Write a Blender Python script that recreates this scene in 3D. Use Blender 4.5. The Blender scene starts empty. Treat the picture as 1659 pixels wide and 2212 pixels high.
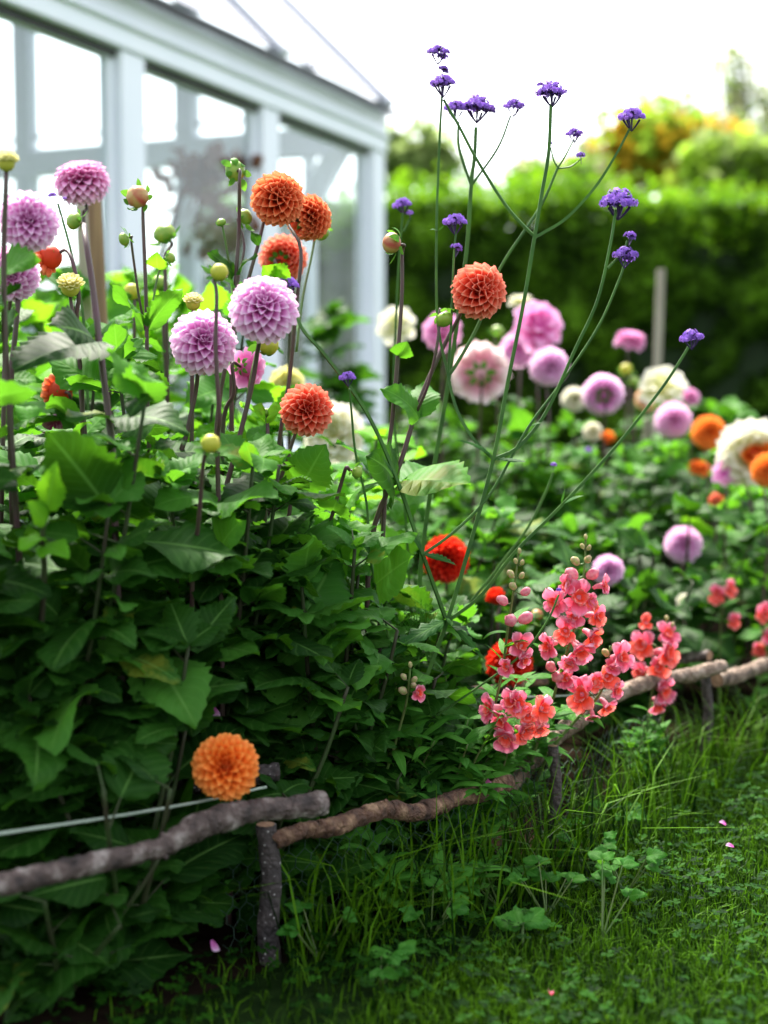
import bpy, math, random
import numpy as np
from mathutils import Vector, Matrix

# ------------------------------------------------------------------ camera, sky, sun, exposure
sc = bpy.context.scene
COL = sc.collection
F = 3072.0; W, H = 1659.0, 2212.0          # focal length and frame in photo units
CAMZ = 0.68
PITCH = math.atan(256 / F)
cd = bpy.data.cameras.new('camera'); cam = bpy.data.objects.new('camera', cd); COL.objects.link(cam)
cam.location = (0, 0, CAMZ); cam.rotation_euler = (math.pi / 2 - PITCH, 0, 0)
cd.sensor_fit = 'VERTICAL'; cd.sensor_height = 36; cd.lens = 50
cd.clip_start = 0.05; cd.clip_end = 2000
cd.dof.use_dof = True; cd.dof.focus_distance = 1.93; cd.dof.aperture_fstop = 2.4
sc.camera = cam
SUN_EL, SUN_AZ = math.radians(56), math.radians(-20)   # high behind the hedge, a little to the left
w = bpy.data.worlds.new('World'); sc.world = w; w.use_nodes = True
nt = w.node_tree; bg = nt.nodes['Background']
sky = nt.nodes.new('ShaderNodeTexSky'); sky.sky_type = 'NISHITA'; sky.sun_disc = False
sky.sun_elevation = SUN_EL; sky.sun_rotation = SUN_AZ; sky.dust_density = 3.0; sky.ozone_density = 1.0; sky.air_density = 1.0
hs = nt.nodes.new('ShaderNodeHueSaturation'); hs.inputs['Saturation'].default_value = 0.35
nt.links.new(sky.outputs[0], hs.inputs['Color']); nt.links.new(hs.outputs[0], bg.inputs['Color'])
bg.inputs['Strength'].default_value = 0.10
sd = bpy.data.lights.new('sun', 'SUN'); sun = bpy.data.objects.new('sun', sd); COL.objects.link(sun)
sd.energy = 2.4; sd.angle = math.radians(9); sd.color = (1.0, 0.94, 0.82)
S = Vector((math.sin(SUN_AZ) * math.cos(SUN_EL), math.cos(SUN_AZ) * math.cos(SUN_EL), math.sin(SUN_EL)))
sun.rotation_euler = S.to_track_quat('Z', 'Y').to_euler()
vs = sc.view_settings; vs.view_transform = 'Standard'; vs.look = 'None'; vs.gamma = 1; vs.use_curve_mapping = False
vs.exposure = 2.55
sc.render.engine = 'CYCLES'
sc.cycles.use_denoising = True
sc.cycles.max_bounces = 8; sc.cycles.diffuse_bounces = 3; sc.cycles.glossy_bounces = 2
sc.cycles.transmission_bounces = 4; sc.cycles.transparent_max_bounces = 12
sc.cycles.caustics_reflective = False; sc.cycles.caustics_refractive = False

R = random.Random(7)
V = Vector
CR = V((1, 0, 0)); CF = V((0, math.cos(PITCH), -math.sin(PITCH))); CU = V((0, math.sin(PITCH), math.cos(PITCH)))
def P(x, y, d):
    """a place in the garden: seen at photo column x, row y, standing d metres away"""
    r = CR * ((x - W / 2) / F) + CU * ((H / 2 - y) / F) + CF
    return V((0, 0, CAMZ)) + r * (d / r.y)
def proj(p):
    q = p - V((0, 0, CAMZ)); z = q.dot(CF)
    return (W / 2 + F * q.dot(CR) / z, H / 2 - F * q.dot(CU) / z, z) if z > .05 else (-9e3, -9e3, z)

# ------------------------------------------------------------------ helpers
def mesh(name, verts, faces, mats, uvs=None, smooth=True, mi=None):
    me = bpy.data.meshes.new(name)
    me.from_pydata([tuple(v) for v in verts], [], faces)
    for m in (mats if isinstance(mats, (list, tuple)) else [mats]): me.materials.append(m)
    if uvs is not None:
        uv = me.uv_layers.new(name='UVMap')
        li = np.empty(len(me.loops), dtype=np.int32); me.loops.foreach_get('vertex_index', li)
        uv.data.foreach_set('uv', np.asarray(uvs, dtype=np.float32)[li].ravel())
    if smooth: me.polygons.foreach_set('use_smooth', [True] * len(me.polygons))
    if mi is not None: me.polygons.foreach_set('material_index', mi)
    return me
def remat(me, m):
    c = me.copy(); c.materials.clear()
    for x in (m if isinstance(m, (list, tuple)) else [m]): c.materials.append(x)
    return c
def obj(name, me, parent=None, M=None):
    o = bpy.data.objects.new(name, me); COL.objects.link(o)
    if parent is not None: o.parent = parent
    if M is not None: o.matrix_basis = M
    return o
def tag(o, label, cat, group=None, kind=None):
    if label: o['label'] = label
    if cat: o['category'] = cat
    if group: o['group'] = group
    if kind: o['kind'] = kind
    return o
def thing(name, loc, label, cat, group=None):
    o = bpy.data.objects.new(name, None); COL.objects.link(o); o.location = loc; o.empty_display_size = .05
    return tag(o, label, cat, group)
def rel(t, M=None):
    """placement of a world-space piece inside thing t"""
    T = Matrix.Translation(-V(t.location)); return T @ M if M is not None else T
def frame(p, x, z, s=1.0, sy=None, sz=None):
    x = V(x).normalized(); z = V(z); z = z - x * z.dot(x)
    if z.length < 1e-5: z = x.orthogonal()
    z.normalize(); y = z.cross(x)
    sy = s if sy is None else sy; sz = s if sz is None else sz
    return Matrix(((x.x * s, y.x * sy, z.x * sz, p[0]), (x.y * s, y.y * sy, z.y * sz, p[1]), (x.z * s, y.z * sy, z.z * sz, p[2]), (0, 0, 0, 1)))
class MB:
    def __init__(s): s.v = []; s.f = []; s.uv = []; s.mi = []
    def add(s, v, f, uv=None, mi=0):
        n = len(s.v); s.v += [tuple(q) for q in v]; s.f += [tuple(i + n for i in q) for q in f]
        s.uv += list(uv) if uv is not None else [(0, 0)] * len(v); s.mi += [mi] * len(f)
    def build(s, name, mats, smooth=True): return mesh(name, s.v, s.f, mats, s.uv, smooth, s.mi)
def spline(pts, n):
    """smooth curve through pts, n samples for each span"""
    p = [V(q) for q in pts]
    if len(p) < 2: return p
    q = [p[0] * 2 - p[1]] + p + [p[-1] * 2 - p[-2]]; out = []
    for i in range(1, len(q) - 2):
        a, b, c, d = q[i - 1:i + 3]
        for k in range(n):
            t = k / n
            out.append(.5 * ((2 * b) + (c - a) * t + (2 * a - 5 * b + 4 * c - d) * t * t + (3 * b - a - 3 * c + d) * t ** 3))
    out.append(p[-1]); return out
def tube(mb, pts, r0, r1=None, sides=6, cap=True, mi=0, rf=None):
    r1 = r0 if r1 is None else r1; n = len(pts); vs_ = []; uv = []; L = 0
    t = (pts[1] - pts[0]).normalized(); nrm = t.orthogonal().normalized()
    for i, p in enumerate(pts):
        t = (pts[min(i + 1, n - 1)] - pts[max(i - 1, 0)])
        t = t.normalized() if t.length > 1e-9 else V((0, 0, 1))
        nrm = (nrm - t * nrm.dot(t)); nrm = nrm.normalized() if nrm.length > 1e-6 else t.orthogonal().normalized()
        b = t.cross(nrm); r = r0 + (r1 - r0) * i / max(1, n - 1)
        if i: L += (p - pts[i - 1]).length
        for k in range(sides):
            a = 2 * math.pi * k / sides
            rr = r * (rf(i, a) if rf else 1)
            vs_.append(p + (nrm * math.cos(a) + b * math.sin(a)) * rr); uv.append((k / sides, L))
    f = [(i * sides + k, i * sides + (k + 1) % sides, (i + 1) * sides + (k + 1) % sides, (i + 1) * sides + k) for i in range(n - 1) for k in range(sides)]
    if cap: f += [tuple(range(sides - 1, -1, -1)), tuple((n - 1) * sides + k for k in range(sides))]
    mb.add(vs_, f, uv, mi)
def box_mb(mb, pts8): mb.add(pts8, [(0, 3, 2, 1), (4, 5, 6, 7), (0, 1, 5, 4), (1, 2, 6, 5), (2, 3, 7, 6), (3, 0, 4, 7)])

# ------------------------------------------------------------------ materials
def mat(name):
    m = bpy.data.materials.new(name); m.use_nodes = True; nt = m.node_tree
    return m, nt, nt.nodes, nt.links, nt.nodes['Principled BSDF']
def nd(ns, t, **k):
    n = ns.new('ShaderNode' + t)
    for a, b in k.items(): setattr(n, a, b)
    return n
def math_(ns, ls, op, a, b=None, clamp=False):
    n = nd(ns, 'Math', operation=op); n.use_clamp = clamp
    for i, q in enumerate((a, b)):
        if q is None: continue
        if isinstance(q, (int, float)): n.inputs[i].default_value = q
        else: ls.new(q, n.inputs[i])
    return n.outputs[0]
def mixc(ns, ls, fac, a, b, mode='MIX'):
    n = nd(ns, 'Mix', data_type='RGBA', blend_type=mode)
    for i, q in ((0, fac), (6, a), (7, b)):
        if isinstance(q, (int, float)): n.inputs[i].default_value = q
        elif isinstance(q, tuple): n.inputs[i].default_value = (*q, 1)
        else: ls.new(q, n.inputs[i])
    return n.outputs[2]
def translucent(nt, ns, ls, pb, color, fac):
    tr = nd(ns, 'BsdfTranslucent'); mx = nd(ns, 'MixShader'); mx.inputs[0].default_value = fac
    if isinstance(color, tuple): tr.inputs[0].default_value = (*color, 1)
    else: ls.new(color, tr.inputs[0])
    ls.new(pb.outputs[0], mx.inputs[1]); ls.new(tr.outputs[0], mx.inputs[2])
    ls.new(mx.outputs[0], ns['Material Output'].inputs[0])
def leaf_mat(name, c0, c1, trans, tfac=.3, rough=.55, veins=9, vein=(.2, .42, .09), bump=.10):
    m, nt, ns, ls, pb = mat(name)
    oi = nd(ns, 'ObjectInfo'); base = mixc(ns, ls, oi.outputs['Random'], c0, c1)
    tc = nd(ns, 'TexCoord'); nz = nd(ns, 'TexNoise'); nz.inputs['Scale'].default_value = 60; ls.new(tc.outputs['Object'], nz.inputs['Vector'])
    nz.inputs['Scale'].default_value = 6
    base = mixc(ns, ls, math_(ns, ls, 'MULTIPLY', nz.outputs[0], .55), base, tuple(q * .55 for q in c0))
    if veins == 9:                               # a few tired leaves with yellow blotches
        n3 = nd(ns, 'TexNoise'); n3.inputs['Scale'].default_value = 3.2; n3.inputs['Detail'].default_value = 5; ls.new(tc.outputs['Object'], n3.inputs['Vector'])
        sick = math_(ns, ls, 'MULTIPLY', math_(ns, ls, 'GREATER_THAN', oi.outputs['Random'], .965), math_(ns, ls, 'MULTIPLY', math_(ns, ls, 'SUBTRACT', n3.outputs[0], .5), 7, True))
        base = mixc(ns, ls, sick, base, (.13, .17, .018))
    if veins:
        uv = nd(ns, 'UVMap'); sp = nd(ns, 'SeparateXYZ'); ls.new(uv.outputs[0], sp.inputs[0])
        av = math_(ns, ls, 'ABSOLUTE', math_(ns, ls, 'SUBTRACT', sp.outputs[1], .5))
        ph = math_(ns, ls, 'MULTIPLY', math_(ns, ls, 'SUBTRACT', sp.outputs[0], math_(ns, ls, 'MULTIPLY', av, .45)), veins)
        fr = math_(ns, ls, 'ABSOLUTE', math_(ns, ls, 'SUBTRACT', math_(ns, ls, 'FRACT', ph), .5))
        sv = math_(ns, ls, 'SUBTRACT', 1, math_(ns, ls, 'MULTIPLY', fr, 11), True)
        mid = math_(ns, ls, 'SUBTRACT', 1, math_(ns, ls, 'MULTIPLY', av, 26), True)
        vv = math_(ns, ls, 'MAXIMUM', math_(ns, ls, 'MULTIPLY', sv, .22), math_(ns, ls, 'MULTIPLY', mid, .7))
        base = mixc(ns, ls, math_(ns, ls, 'MULTIPLY', vv, .6), base, vein)
        bp = nd(ns, 'Bump'); bp.inputs['Strength'].default_value = bump; bp.inputs['Distance'].default_value = .02
        hgt = math_(ns, ls, 'ADD', math_(ns, ls, 'MULTIPLY', fr, 1.2), math_(ns, ls, 'MULTIPLY', nz.outputs[0], .4))
        ls.new(math_(ns, ls, 'SUBTRACT', hgt, math_(ns, ls, 'MULTIPLY', mid, .5)), bp.inputs['Height'])
        ls.new(bp.outputs[0], pb.inputs['Normal'])
    ls.new(base, pb.inputs['Base Color']); pb.inputs['Roughness'].default_value = rough
    pb.inputs['Specular IOR Level'].default_value = .09
    translucent(nt, ns, ls, pb, mixc(ns, ls, .55, base, trans), tfac)
    return m
def petal_mat(name, deep, mid, tip, tfac=.35, var=.25):
    m, nt, ns, ls, pb = mat(name)
    uv = nd(ns, 'UVMap'); sp = nd(ns, 'SeparateXYZ'); ls.new(uv.outputs[0], sp.inputs[0])
    rp = nd(ns, 'ValToRGB'); e = rp.color_ramp.elements
    e[0].position = .42; e[0].color = (*deep, 1); e[1].position = .97; e[1].color = (*tip, 1)
    k = e.new(.72); k.color = (*mid, 1)
    av = math_(ns, ls, 'ABSOLUTE', math_(ns, ls, 'SUBTRACT', sp.outputs[1], .5))
    f = math_(ns, ls, 'ADD', sp.outputs[0], math_(ns, ls, 'MULTIPLY', math_(ns, ls, 'POWER', math_(ns, ls, 'MULTIPLY', av, 2), 3), .18))
    ls.new(f, rp.inputs[0])
    oi = nd(ns, 'ObjectInfo'); c = mixc(ns, ls, math_(ns, ls, 'MULTIPLY', oi.outputs['Random'], var), rp.outputs[0], mid)
    st = nd(ns, 'TexWave', wave_type='BANDS', bands_direction='Y'); st.inputs['Scale'].default_value = 5; st.inputs['Distortion'].default_value = 1
    ls.new(uv.outputs[0], st.inputs['Vector'])
    c = mixc(ns, ls, math_(ns, ls, 'MULTIPLY', st.outputs[1], .12), c, tuple(q * .6 for q in mid))
    ls.new(c, pb.inputs['Base Color']); pb.inputs['Roughness'].default_value = .55; pb.inputs['Specular IOR Level'].default_value = .3
    translucent(nt, ns, ls, pb, c, tfac)
    return m
def plain(name, c0, c1=None, scale=20, rough=.6, tfac=0, bump=0, detail=3, stretch=None, spec=.4, uvr=0):
    m, nt, ns, ls, pb = mat(name)
    c1 = c1 or tuple(q * .7 for q in c0)
    tc = nd(ns, 'TexCoord'); nz = nd(ns, 'TexNoise'); nz.inputs['Scale'].default_value = scale; nz.inputs['Detail'].default_value = detail
    src = tc.outputs['Object']
    if stretch:
        mp = nd(ns, 'Mapping'); mp.inputs['Scale'].default_value = stretch; ls.new(src, mp.inputs[0]); src = mp.outputs[0]
    ls.new(src, nz.inputs['Vector'])
    rp = nd(ns, 'ValToRGB'); rp.color_ramp.elements[0].position = .35; rp.color_ramp.elements[1].position = .65
    rp.color_ramp.elements[0].color = (*c0, 1); rp.color_ramp.elements[1].color = (*c1, 1); ls.new(nz.outputs[0], rp.inputs[0])
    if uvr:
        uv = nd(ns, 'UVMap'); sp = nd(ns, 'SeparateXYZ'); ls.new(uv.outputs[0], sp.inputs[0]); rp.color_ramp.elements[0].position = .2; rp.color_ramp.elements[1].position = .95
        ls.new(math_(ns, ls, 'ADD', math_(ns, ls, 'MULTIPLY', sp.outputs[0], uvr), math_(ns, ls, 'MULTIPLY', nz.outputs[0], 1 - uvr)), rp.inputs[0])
    ls.new(rp.outputs[0], pb.inputs['Base Color']); pb.inputs['Roughness'].default_value = rough; pb.inputs['Specular IOR Level'].default_value = spec
    if bump:
        bp = nd(ns, 'Bump'); bp.inputs['Strength'].default_value = bump; bp.inputs['Distance'].default_value = .01
        ls.new(nz.outputs[0], bp.inputs['Height']); ls.new(bp.outputs[0], pb.inputs['Normal'])
    if tfac: translucent(nt, ns, ls, pb, rp.outputs[0], tfac)
    return m
def bark(name, a, b, c, spots=None):
    m, nt, ns, ls, pb = mat(name)
    tc = nd(ns, 'TexCoord')
    n1 = nd(ns, 'TexNoise'); n1.inputs['Scale'].default_value = 38; n1.inputs['Detail'].default_value = 6; ls.new(tc.outputs['Object'], n1.inputs['Vector'])
    n2 = nd(ns, 'TexNoise'); n2.inputs['Scale'].default_value = 160; n2.inputs['Detail'].default_value = 4; ls.new(tc.outputs['Object'], n2.inputs['Vector'])
    rp = nd(ns, 'ValToRGB'); e = rp.color_ramp.elements; e[0].position = .34; e[0].color = (*a, 1); e[1].position = .68; e[1].color = (*c, 1)
    k = e.new(.5); k.color = (*b, 1); ls.new(n1.outputs[0], rp.inputs[0])
    col = mixc(ns, ls, math_(ns, ls, 'MULTIPLY', n2.outputs[0], .7), rp.outputs[0], tuple(q * .45 for q in b))
    if spots:
        vo = nd(ns, 'TexVoronoi'); vo.inputs['Scale'].default_value = 150; ls.new(tc.outputs['Object'], vo.inputs['Vector'])
        sm = nd(ns, 'SeparateColor'); ls.new(vo.outputs['Color'], sm.inputs[0])
        s_ = math_(ns, ls, 'MULTIPLY', math_(ns, ls, 'LESS_THAN', vo.outputs['Distance'], .2), math_(ns, ls, 'GREATER_THAN', sm.outputs[0], .5))
        col = mixc(ns, ls, s_, col, spots)
    ls.new(col, pb.inputs['Base Color']); pb.inputs['Roughness'].default_value = .75
    bp = nd(ns, 'Bump'); bp.inputs['Strength'].default_value = 1; bp.inputs['Distance'].default_value = .008
    ls.new(math_(ns, ls, 'ADD', n1.outputs[0], n2.outputs[0]), bp.inputs['Height']); ls.new(bp.outputs[0], pb.inputs['Normal'])
    return m

M = {}
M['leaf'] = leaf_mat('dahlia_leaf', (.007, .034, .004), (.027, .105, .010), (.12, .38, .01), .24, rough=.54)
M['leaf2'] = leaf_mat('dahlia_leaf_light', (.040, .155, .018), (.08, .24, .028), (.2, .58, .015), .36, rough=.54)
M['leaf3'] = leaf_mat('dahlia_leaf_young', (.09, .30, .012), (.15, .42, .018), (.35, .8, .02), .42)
M['vleaf'] = leaf_mat('verbena_leaf', (.02, .085, .018), (.035, .12, .02), (.12, .36, .03), .2, veins=12)
M['sleaf'] = leaf_mat('snapdragon_leaf', (.035, .15, .016), (.075, .24, .025), (.22, .6, .02), .32, veins=5)
M['stem'] = plain('dahlia_stem', (.085, .035, .045), (.06, .05, .03), 25, .45)
M['stemd'] = plain('dark_stem', (.03, .06, .015), (.035, .03, .018), 18, .55, spec=.2)
M['stemg'] = plain('green_stem', (.075, .16, .03), (.10, .11, .035), 18, .45)
M['vstem'] = plain('verbena_stem', (.06, .15, .025), (.035, .095, .02), 30, .55, spec=.2)
M['bract'] = leaf_mat('bract', (.06, .2, .03), (.10, .27, .03), (.3, .7, .05), .3, veins=0)
M['pink'] = petal_mat('petal_lilac_pink', (.74, .13, .54), (.90, .42, .78), (.96, .78, .92), .46)
M['pinkd'] = petal_mat('petal_pink', (.65, .09, .36), (.84, .32, .62), (.92, .6, .82))
M['coral'] = petal_mat('petal_coral', (.74, .04, .02), (.94, .145, .075), (.98, .40, .28))
M['rust'] = petal_mat('petal_rust_orange', (.6, .05, .012), (.86, .155, .05), (.93, .36, .17))
M['orange'] = petal_mat('petal_orange', (.8, .10, .01), (.93, .22, .022), (.96, .37, .075))
M['red'] = petal_mat('petal_red', (.45, .004, .003), (.8, .02, .008), (.85, .06, .02))
M['white'] = petal_mat('petal_white', (.6, .62, .2), (.84, .80, .62), (.88, .86, .78))
M['blush'] = petal_mat('petal_blush', (.72, .3, .4), (.86, .62, .64), (.9, .8, .76))
M['cream'] = petal_mat('petal_cream', (.5, .5, .06), (.75, .68, .2), (.85, .82, .5))
M['peach'] = petal_mat('petal_peach', (.7, .25, .05), (.88, .5, .25), (.9, .72, .5))
M['core'] = plain('bloom_heart', (.10, .14, .02), (.07, .10, .02), 40)
M['budg'] = plain('bud_green', (.14, .28, .03), (.24, .34, .04), 60, .45, bump=.2)
M['budy'] = plain('bud_yellow', (.55, .5, .05), (.42, .45, .05), 40, .5, .2)
M['budr'] = plain('bud_red', (.34, .06, .04), (.42, .30, .10), 26, .5, stretch=(.25, 2, 2))
M['vio'] = plain('verbena_corolla', (.26, .09, .58), (.40, .22, .75), 300, .6, .45)
M['viod'] = plain('verbena_calyx', (.045, .012, .12), (.03, .01, .06), 200, .6)
M['snapc'] = petal_mat('petal_snapdragon_coral', (.9, .08, .03), (.93, .15, .12), (.95, .34, .31), .35)
M['snapp'] = petal_mat('petal_snapdragon_pink', (.8, .08, .14), (.87, .17, .30), (.93, .42, .54), .35)
M['snapt'] = plain('snapdragon_tube', (.78, .36, .40), (.7, .16, .26), 1.5, .6, .35)
M['snapb'] = plain('snapdragon_bud', (.34, .42, .12), (.6, .42, .28), 1.2, .6, .35)
M['barkg'] = bark('bark_grey', (.014, .008, .007), (.10, .066, .055), (.44, .38, .34))
M['barkb'] = bark('bark_brown', (.02, .008, .005), (.11, .048, .024), (.38, .23, .13))
M['barkt'] = bark('bark_tan', (.05, .028, .018), (.20, .13, .085), (.44, .34, .26))
M['barkd'] = bark('bark_dark_speckled', (.018, .014, .014), (.05, .038, .036), (.09, .07, .065), (.34, .32, .3))
M['barkn'] = bark('bark_dark', (.018, .014, .014), (.06, .045, .04), (.12, .09, .08))
M['wood'] = plain('cut_wood', (.36, .22, .13), (.22, .12, .07), 120, .8)
M['stake'] = plain('stake_wood', (.28, .18, .09), (.18, .11, .06), 8, .8, stretch=(6, 6, .6))
M['stakeg'] = plain('stake_weathered', (.36, .32, .25), (.25, .22, .17), 8, .8, stretch=(6, 6, .6))
M['string'] = plain('twine', (.36, .42, .34), (.26, .32, .25), 400, .9)
M['wire'] = plain('wire_green', (.03, .07, .045), (.02, .05, .035), 100, .5)
M['soil'] = plain('soil', (.010, .007, .005), (.022, .015, .010), 25, .95, bump=.8, detail=8, spec=0)
M['ground'] = plain('ground_turf', (.02, .05, .012), (.035, .075, .016), 6, .95, detail=8)
M['turf'] = plain('turf_floor', (.006, .014, .004), (.012, .026, .006), 40, .95, bump=.5, detail=8, spec=0)
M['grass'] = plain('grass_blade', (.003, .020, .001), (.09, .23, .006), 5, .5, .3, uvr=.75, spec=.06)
M['grassd'] = plain('dry_grass', (.3, .3, .08), (.2, .28, .05), 9, .6, .2)
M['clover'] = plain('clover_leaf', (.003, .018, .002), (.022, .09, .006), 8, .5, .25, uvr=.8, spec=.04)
M['weed'] = leaf_mat('weed_leaf', (.025, .13, .012), (.05, .19, .016), (.2, .55, .02), .3, veins=7)
M['white_paint'] = plain('white_paint', (.86, .88, .95), (.81, .84, .91), 4, .45, bump=.05)
M['seal'] = plain('dark_seal', (.03, .032, .035), (.05, .05, .05), 10, .6)
M['trunk'] = bark('tree_bark', (.04, .03, .025), (.10, .08, .06), (.18, .15, .12))
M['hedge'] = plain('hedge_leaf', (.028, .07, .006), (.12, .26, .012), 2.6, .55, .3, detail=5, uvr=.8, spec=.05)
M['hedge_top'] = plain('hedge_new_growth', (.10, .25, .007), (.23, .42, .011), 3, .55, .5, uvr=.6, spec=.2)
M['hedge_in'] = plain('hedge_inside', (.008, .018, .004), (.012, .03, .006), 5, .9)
M['dry'] = plain('dried_flower', (.24, .10, .05), (.12, .055, .035), 30, .8, .2)
def glass(name, milk, colr=(.9, .95, .96)):
    m, nt, ns, ls, pb = mat(name); ns.remove(pb)
    tp = nd(ns, 'BsdfTransparent'); tp.inputs[0].default_value = (.94, .97, .97, 1)
    df = nd(ns, 'BsdfTranslucent'); df.inputs[0].default_value = (*colr, 1)
    d2 = nd(ns, 'BsdfDiffuse'); d2.inputs[0].default_value = (*colr, 1)
    gl = nd(ns, 'BsdfGlossy'); gl.inputs['Roughness'].default_value = .03
    a = nd(ns, 'MixShader'); a.inputs[0].default_value = .5; ls.new(df.outputs[0], a.inputs[1]); ls.new(d2.outputs[0], a.inputs[2])
    tc = nd(ns, 'TexCoord'); nz = nd(ns, 'TexNoise'); nz.inputs['Scale'].default_value = 3; nz.inputs['Detail'].default_value = 6; ls.new(tc.outputs['Object'], nz.inputs['Vector'])
    b = nd(ns, 'MixShader'); ls.new(math_(ns, ls, 'MULTIPLY', nz.outputs[0], milk * 2), b.inputs[0]); ls.new(tp.outputs[0], b.inputs[1]); ls.new(a.outputs[0], b.inputs[2])
    lw = nd(ns, 'LayerWeight'); lw.inputs[0].default_value = .5
    c = nd(ns, 'MixShader'); ls.new(math_(ns, ls, 'ADD', math_(ns, ls, 'MULTIPLY', math_(ns, ls, 'POWER', lw.outputs['Facing'], 5), .8), .03), c.inputs[0]); ls.new(b.outputs[0], c.inputs[1]); ls.new(gl.outputs[0], c.inputs[2])
    ls.new(c.outputs[0], ns['Material Output'].inputs[0]); return m
M['glass'] = glass('window_glass', .04); M['roofglass'] = glass('roof_glass', .95, (.26, .26, .32))

# ------------------------------------------------------------------ shared shapes
def leaf_shape(hw, nst, serr, a0, bend, fold, wav, seed, lean=.75, tip=1.25):
    """leaf of length 1 along x, normal z, edge teeth, drooping and folded"""
    r = random.Random(seed); vs_, uv = [], []; px = pz = 0; pa = a0
    cols = (-1, -.52, 0, .52, 1); ph = r.uniform(0, 6)
    for i in range(nst):
        t = i / (nst - 1)
        if i:
            pa = a0 - bend * t; px += math.cos(pa) / (nst - 1); pz += math.sin(pa) / (nst - 1)
        wd = hw * max(0.0, math.sin(math.pi * t ** lean)) ** (.72 if t < .5 else tip * .72)
        if i == 0: wd = hw * .06
        for c in cols:
            tooth = 1 + (serr if i % 2 == 0 else -serr) * (abs(c) == 1)
            y = c * wd * tooth
            dz = fold * abs(y) - .9 * fold * abs(c) ** 3 * wd + wav * hw * math.sin(t * 9 + ph + (2 if c > 0 else 0)) * c * c
            xs = (serr * .35 * hw if (i % 2 == 0 and abs(c) == 1) else 0)
            vs_.append((px + xs - math.sin(pa) * dz, y, pz + math.cos(pa) * dz)); uv.append((t, .5 + c / 2))
    n = 5
    f = [(i * n + k, (i + 1) * n + k, (i + 1) * n + k + 1, i * n + k + 1) for i in range(nst - 1) for k in range(4)]
    return vs_, f, uv
LEAF = {}
def leafset(key, specs, m, nst):
    LEAF[key] = [mesh(key, *leaf_shape(nst=nst, **s)[:2], m, leaf_shape(nst=nst, **s)[2]) for s in specs]
dspec = [dict(hw=R.uniform(.32, .41), serr=R.uniform(.06, .10), a0=R.uniform(.0, .45), bend=R.uniform(.15, .95), fold=R.uniform(.2, .7), wav=R.uniform(.08, .28), seed=i, lean=R.uniform(.68, .85), tip=R.uniform(1.1, 1.5)) for i in range(10)]
leafset('leaf', dspec, M['leaf'], 19)
for k, m in (('leaf2', 'leaf2'), ('leaf3', 'leaf3'), ('weedleaf', 'weed')): LEAF[k] = [remat(q, M[m]) for q in LEAF['leaf']]
leafset('vleaf', [dict(hw=.085, serr=.22, a0=.1, bend=b, fold=.6, wav=.1, seed=i, lean=.8) for i, b in enumerate((.1, .4, .7))], M['vleaf'], 17)
leafset('sleaf', [dict(hw=R.uniform(.11, .17), serr=0, a0=R.uniform(.1, .5), bend=R.uniform(.3, 1.3), fold=.5, wav=.08, seed=i, lean=.8) for i in range(6)], M['sleaf'], 9)
leafset('bract', [dict(hw=.26, serr=0, a0=.2, bend=b, fold=.5, wav=.05, seed=i, lean=.75) for i, b in enumerate((.3, 1.0, 1.7))], M['bract'], 6)
leafset('dryleaf', [dict(hw=.3, serr=.1, a0=.2, bend=2.0, fold=.9, wav=.4, seed=i) for i in range(3)], M['dry'], 7)

def leaf(parent, base, dirv, up, L, key='leaf', var=None, ws=1.0, name='leaf'):
    q = LEAF[key]; me = q[(R.randrange(len(q)) if var is None else var) % len(q)]
    return obj(name, me, parent, rel(parent, frame(base, dirv, up, L, L * ws, L)))

def petal_shape(hw, cup, pt, reflex, l0=.3, nl=7, ruffle=0, seed=0):
    r = random.Random(seed); vs_, uv = [], []; cols = (-1, -.6, 0, .6, 1) if not ruffle else (-1, -.8, -.55, -.28, 0, .28, .55, .8, 1); nc = len(cols); ph = r.uniform(0, 6)
    for i in range(nl):
        t = (0, .3, .55, .72, .85, .94, 1.0)[i]; x = l0 + (1 - l0) * t
        wd = hw * (.35 + .65 * math.sin(min(1, t / .66) * math.pi / 2)) * (1 if t < .66 else max(.0, 1 - ((t - .66) / .34) ** (2.0 - .6 * max(0, pt))) ** (.5 + .4 * max(0, pt)))
        wd = max(wd, hw * (.30 - .4 * max(0, pt)))
        for c in cols:
            y = math.sin(c * 1.25) / math.sin(1.25) * wd
            z = cup * wd * (1 - math.cos(c * 1.25)) * 1.45 - reflex * max(0, t - .55) ** 2
            z += ruffle * hw * (math.sin(c * 6.5 + ph + t * 3) + .5 * math.sin(c * 12 + 2 * ph)) * t * t
            xx = x - abs(c) ** 2 * .03 * (t > .9)
            vs_.append((xx, y, z)); uv.append((t, .5 + c / 2))
    f = [(i * nc + k, (i + 1) * nc + k, (i + 1) * nc + k + 1, i * nc + k + 1) for i in range(nl - 1) for k in range(nc - 1)]
    return vs_, f, uv
PET = {}
def petal(shape, m):
    k = (tuple(sorted(shape.items())), m)
    if k not in PET:
        a, b, c = petal_shape(**shape); PET[k] = mesh('petal', a, b, M[m], c)
    return PET[k]
def ball_mesh(m, segs=14, rings=8, ridge=0, sx=1.0, pw=1):
    vs_, f = [], []
    for i in range(rings + 1):
        th = math.pi * i / rings
        for k in range(segs):
            a = 2 * math.pi * k / segs; rr = math.sin(th) * (1 + ridge * math.cos(k * math.pi))
            vs_.append((sx * math.cos(th), rr * math.cos(a), rr * math.sin(a)))
    for i in range(rings):
        for k in range(segs): f.append((i * segs + k, (i + 1) * segs + k, (i + 1) * segs + (k + 1) % segs, i * segs + (k + 1) % segs))
    return mesh('ball', vs_, f, m, [(.2, .5) for v in vs_])
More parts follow.
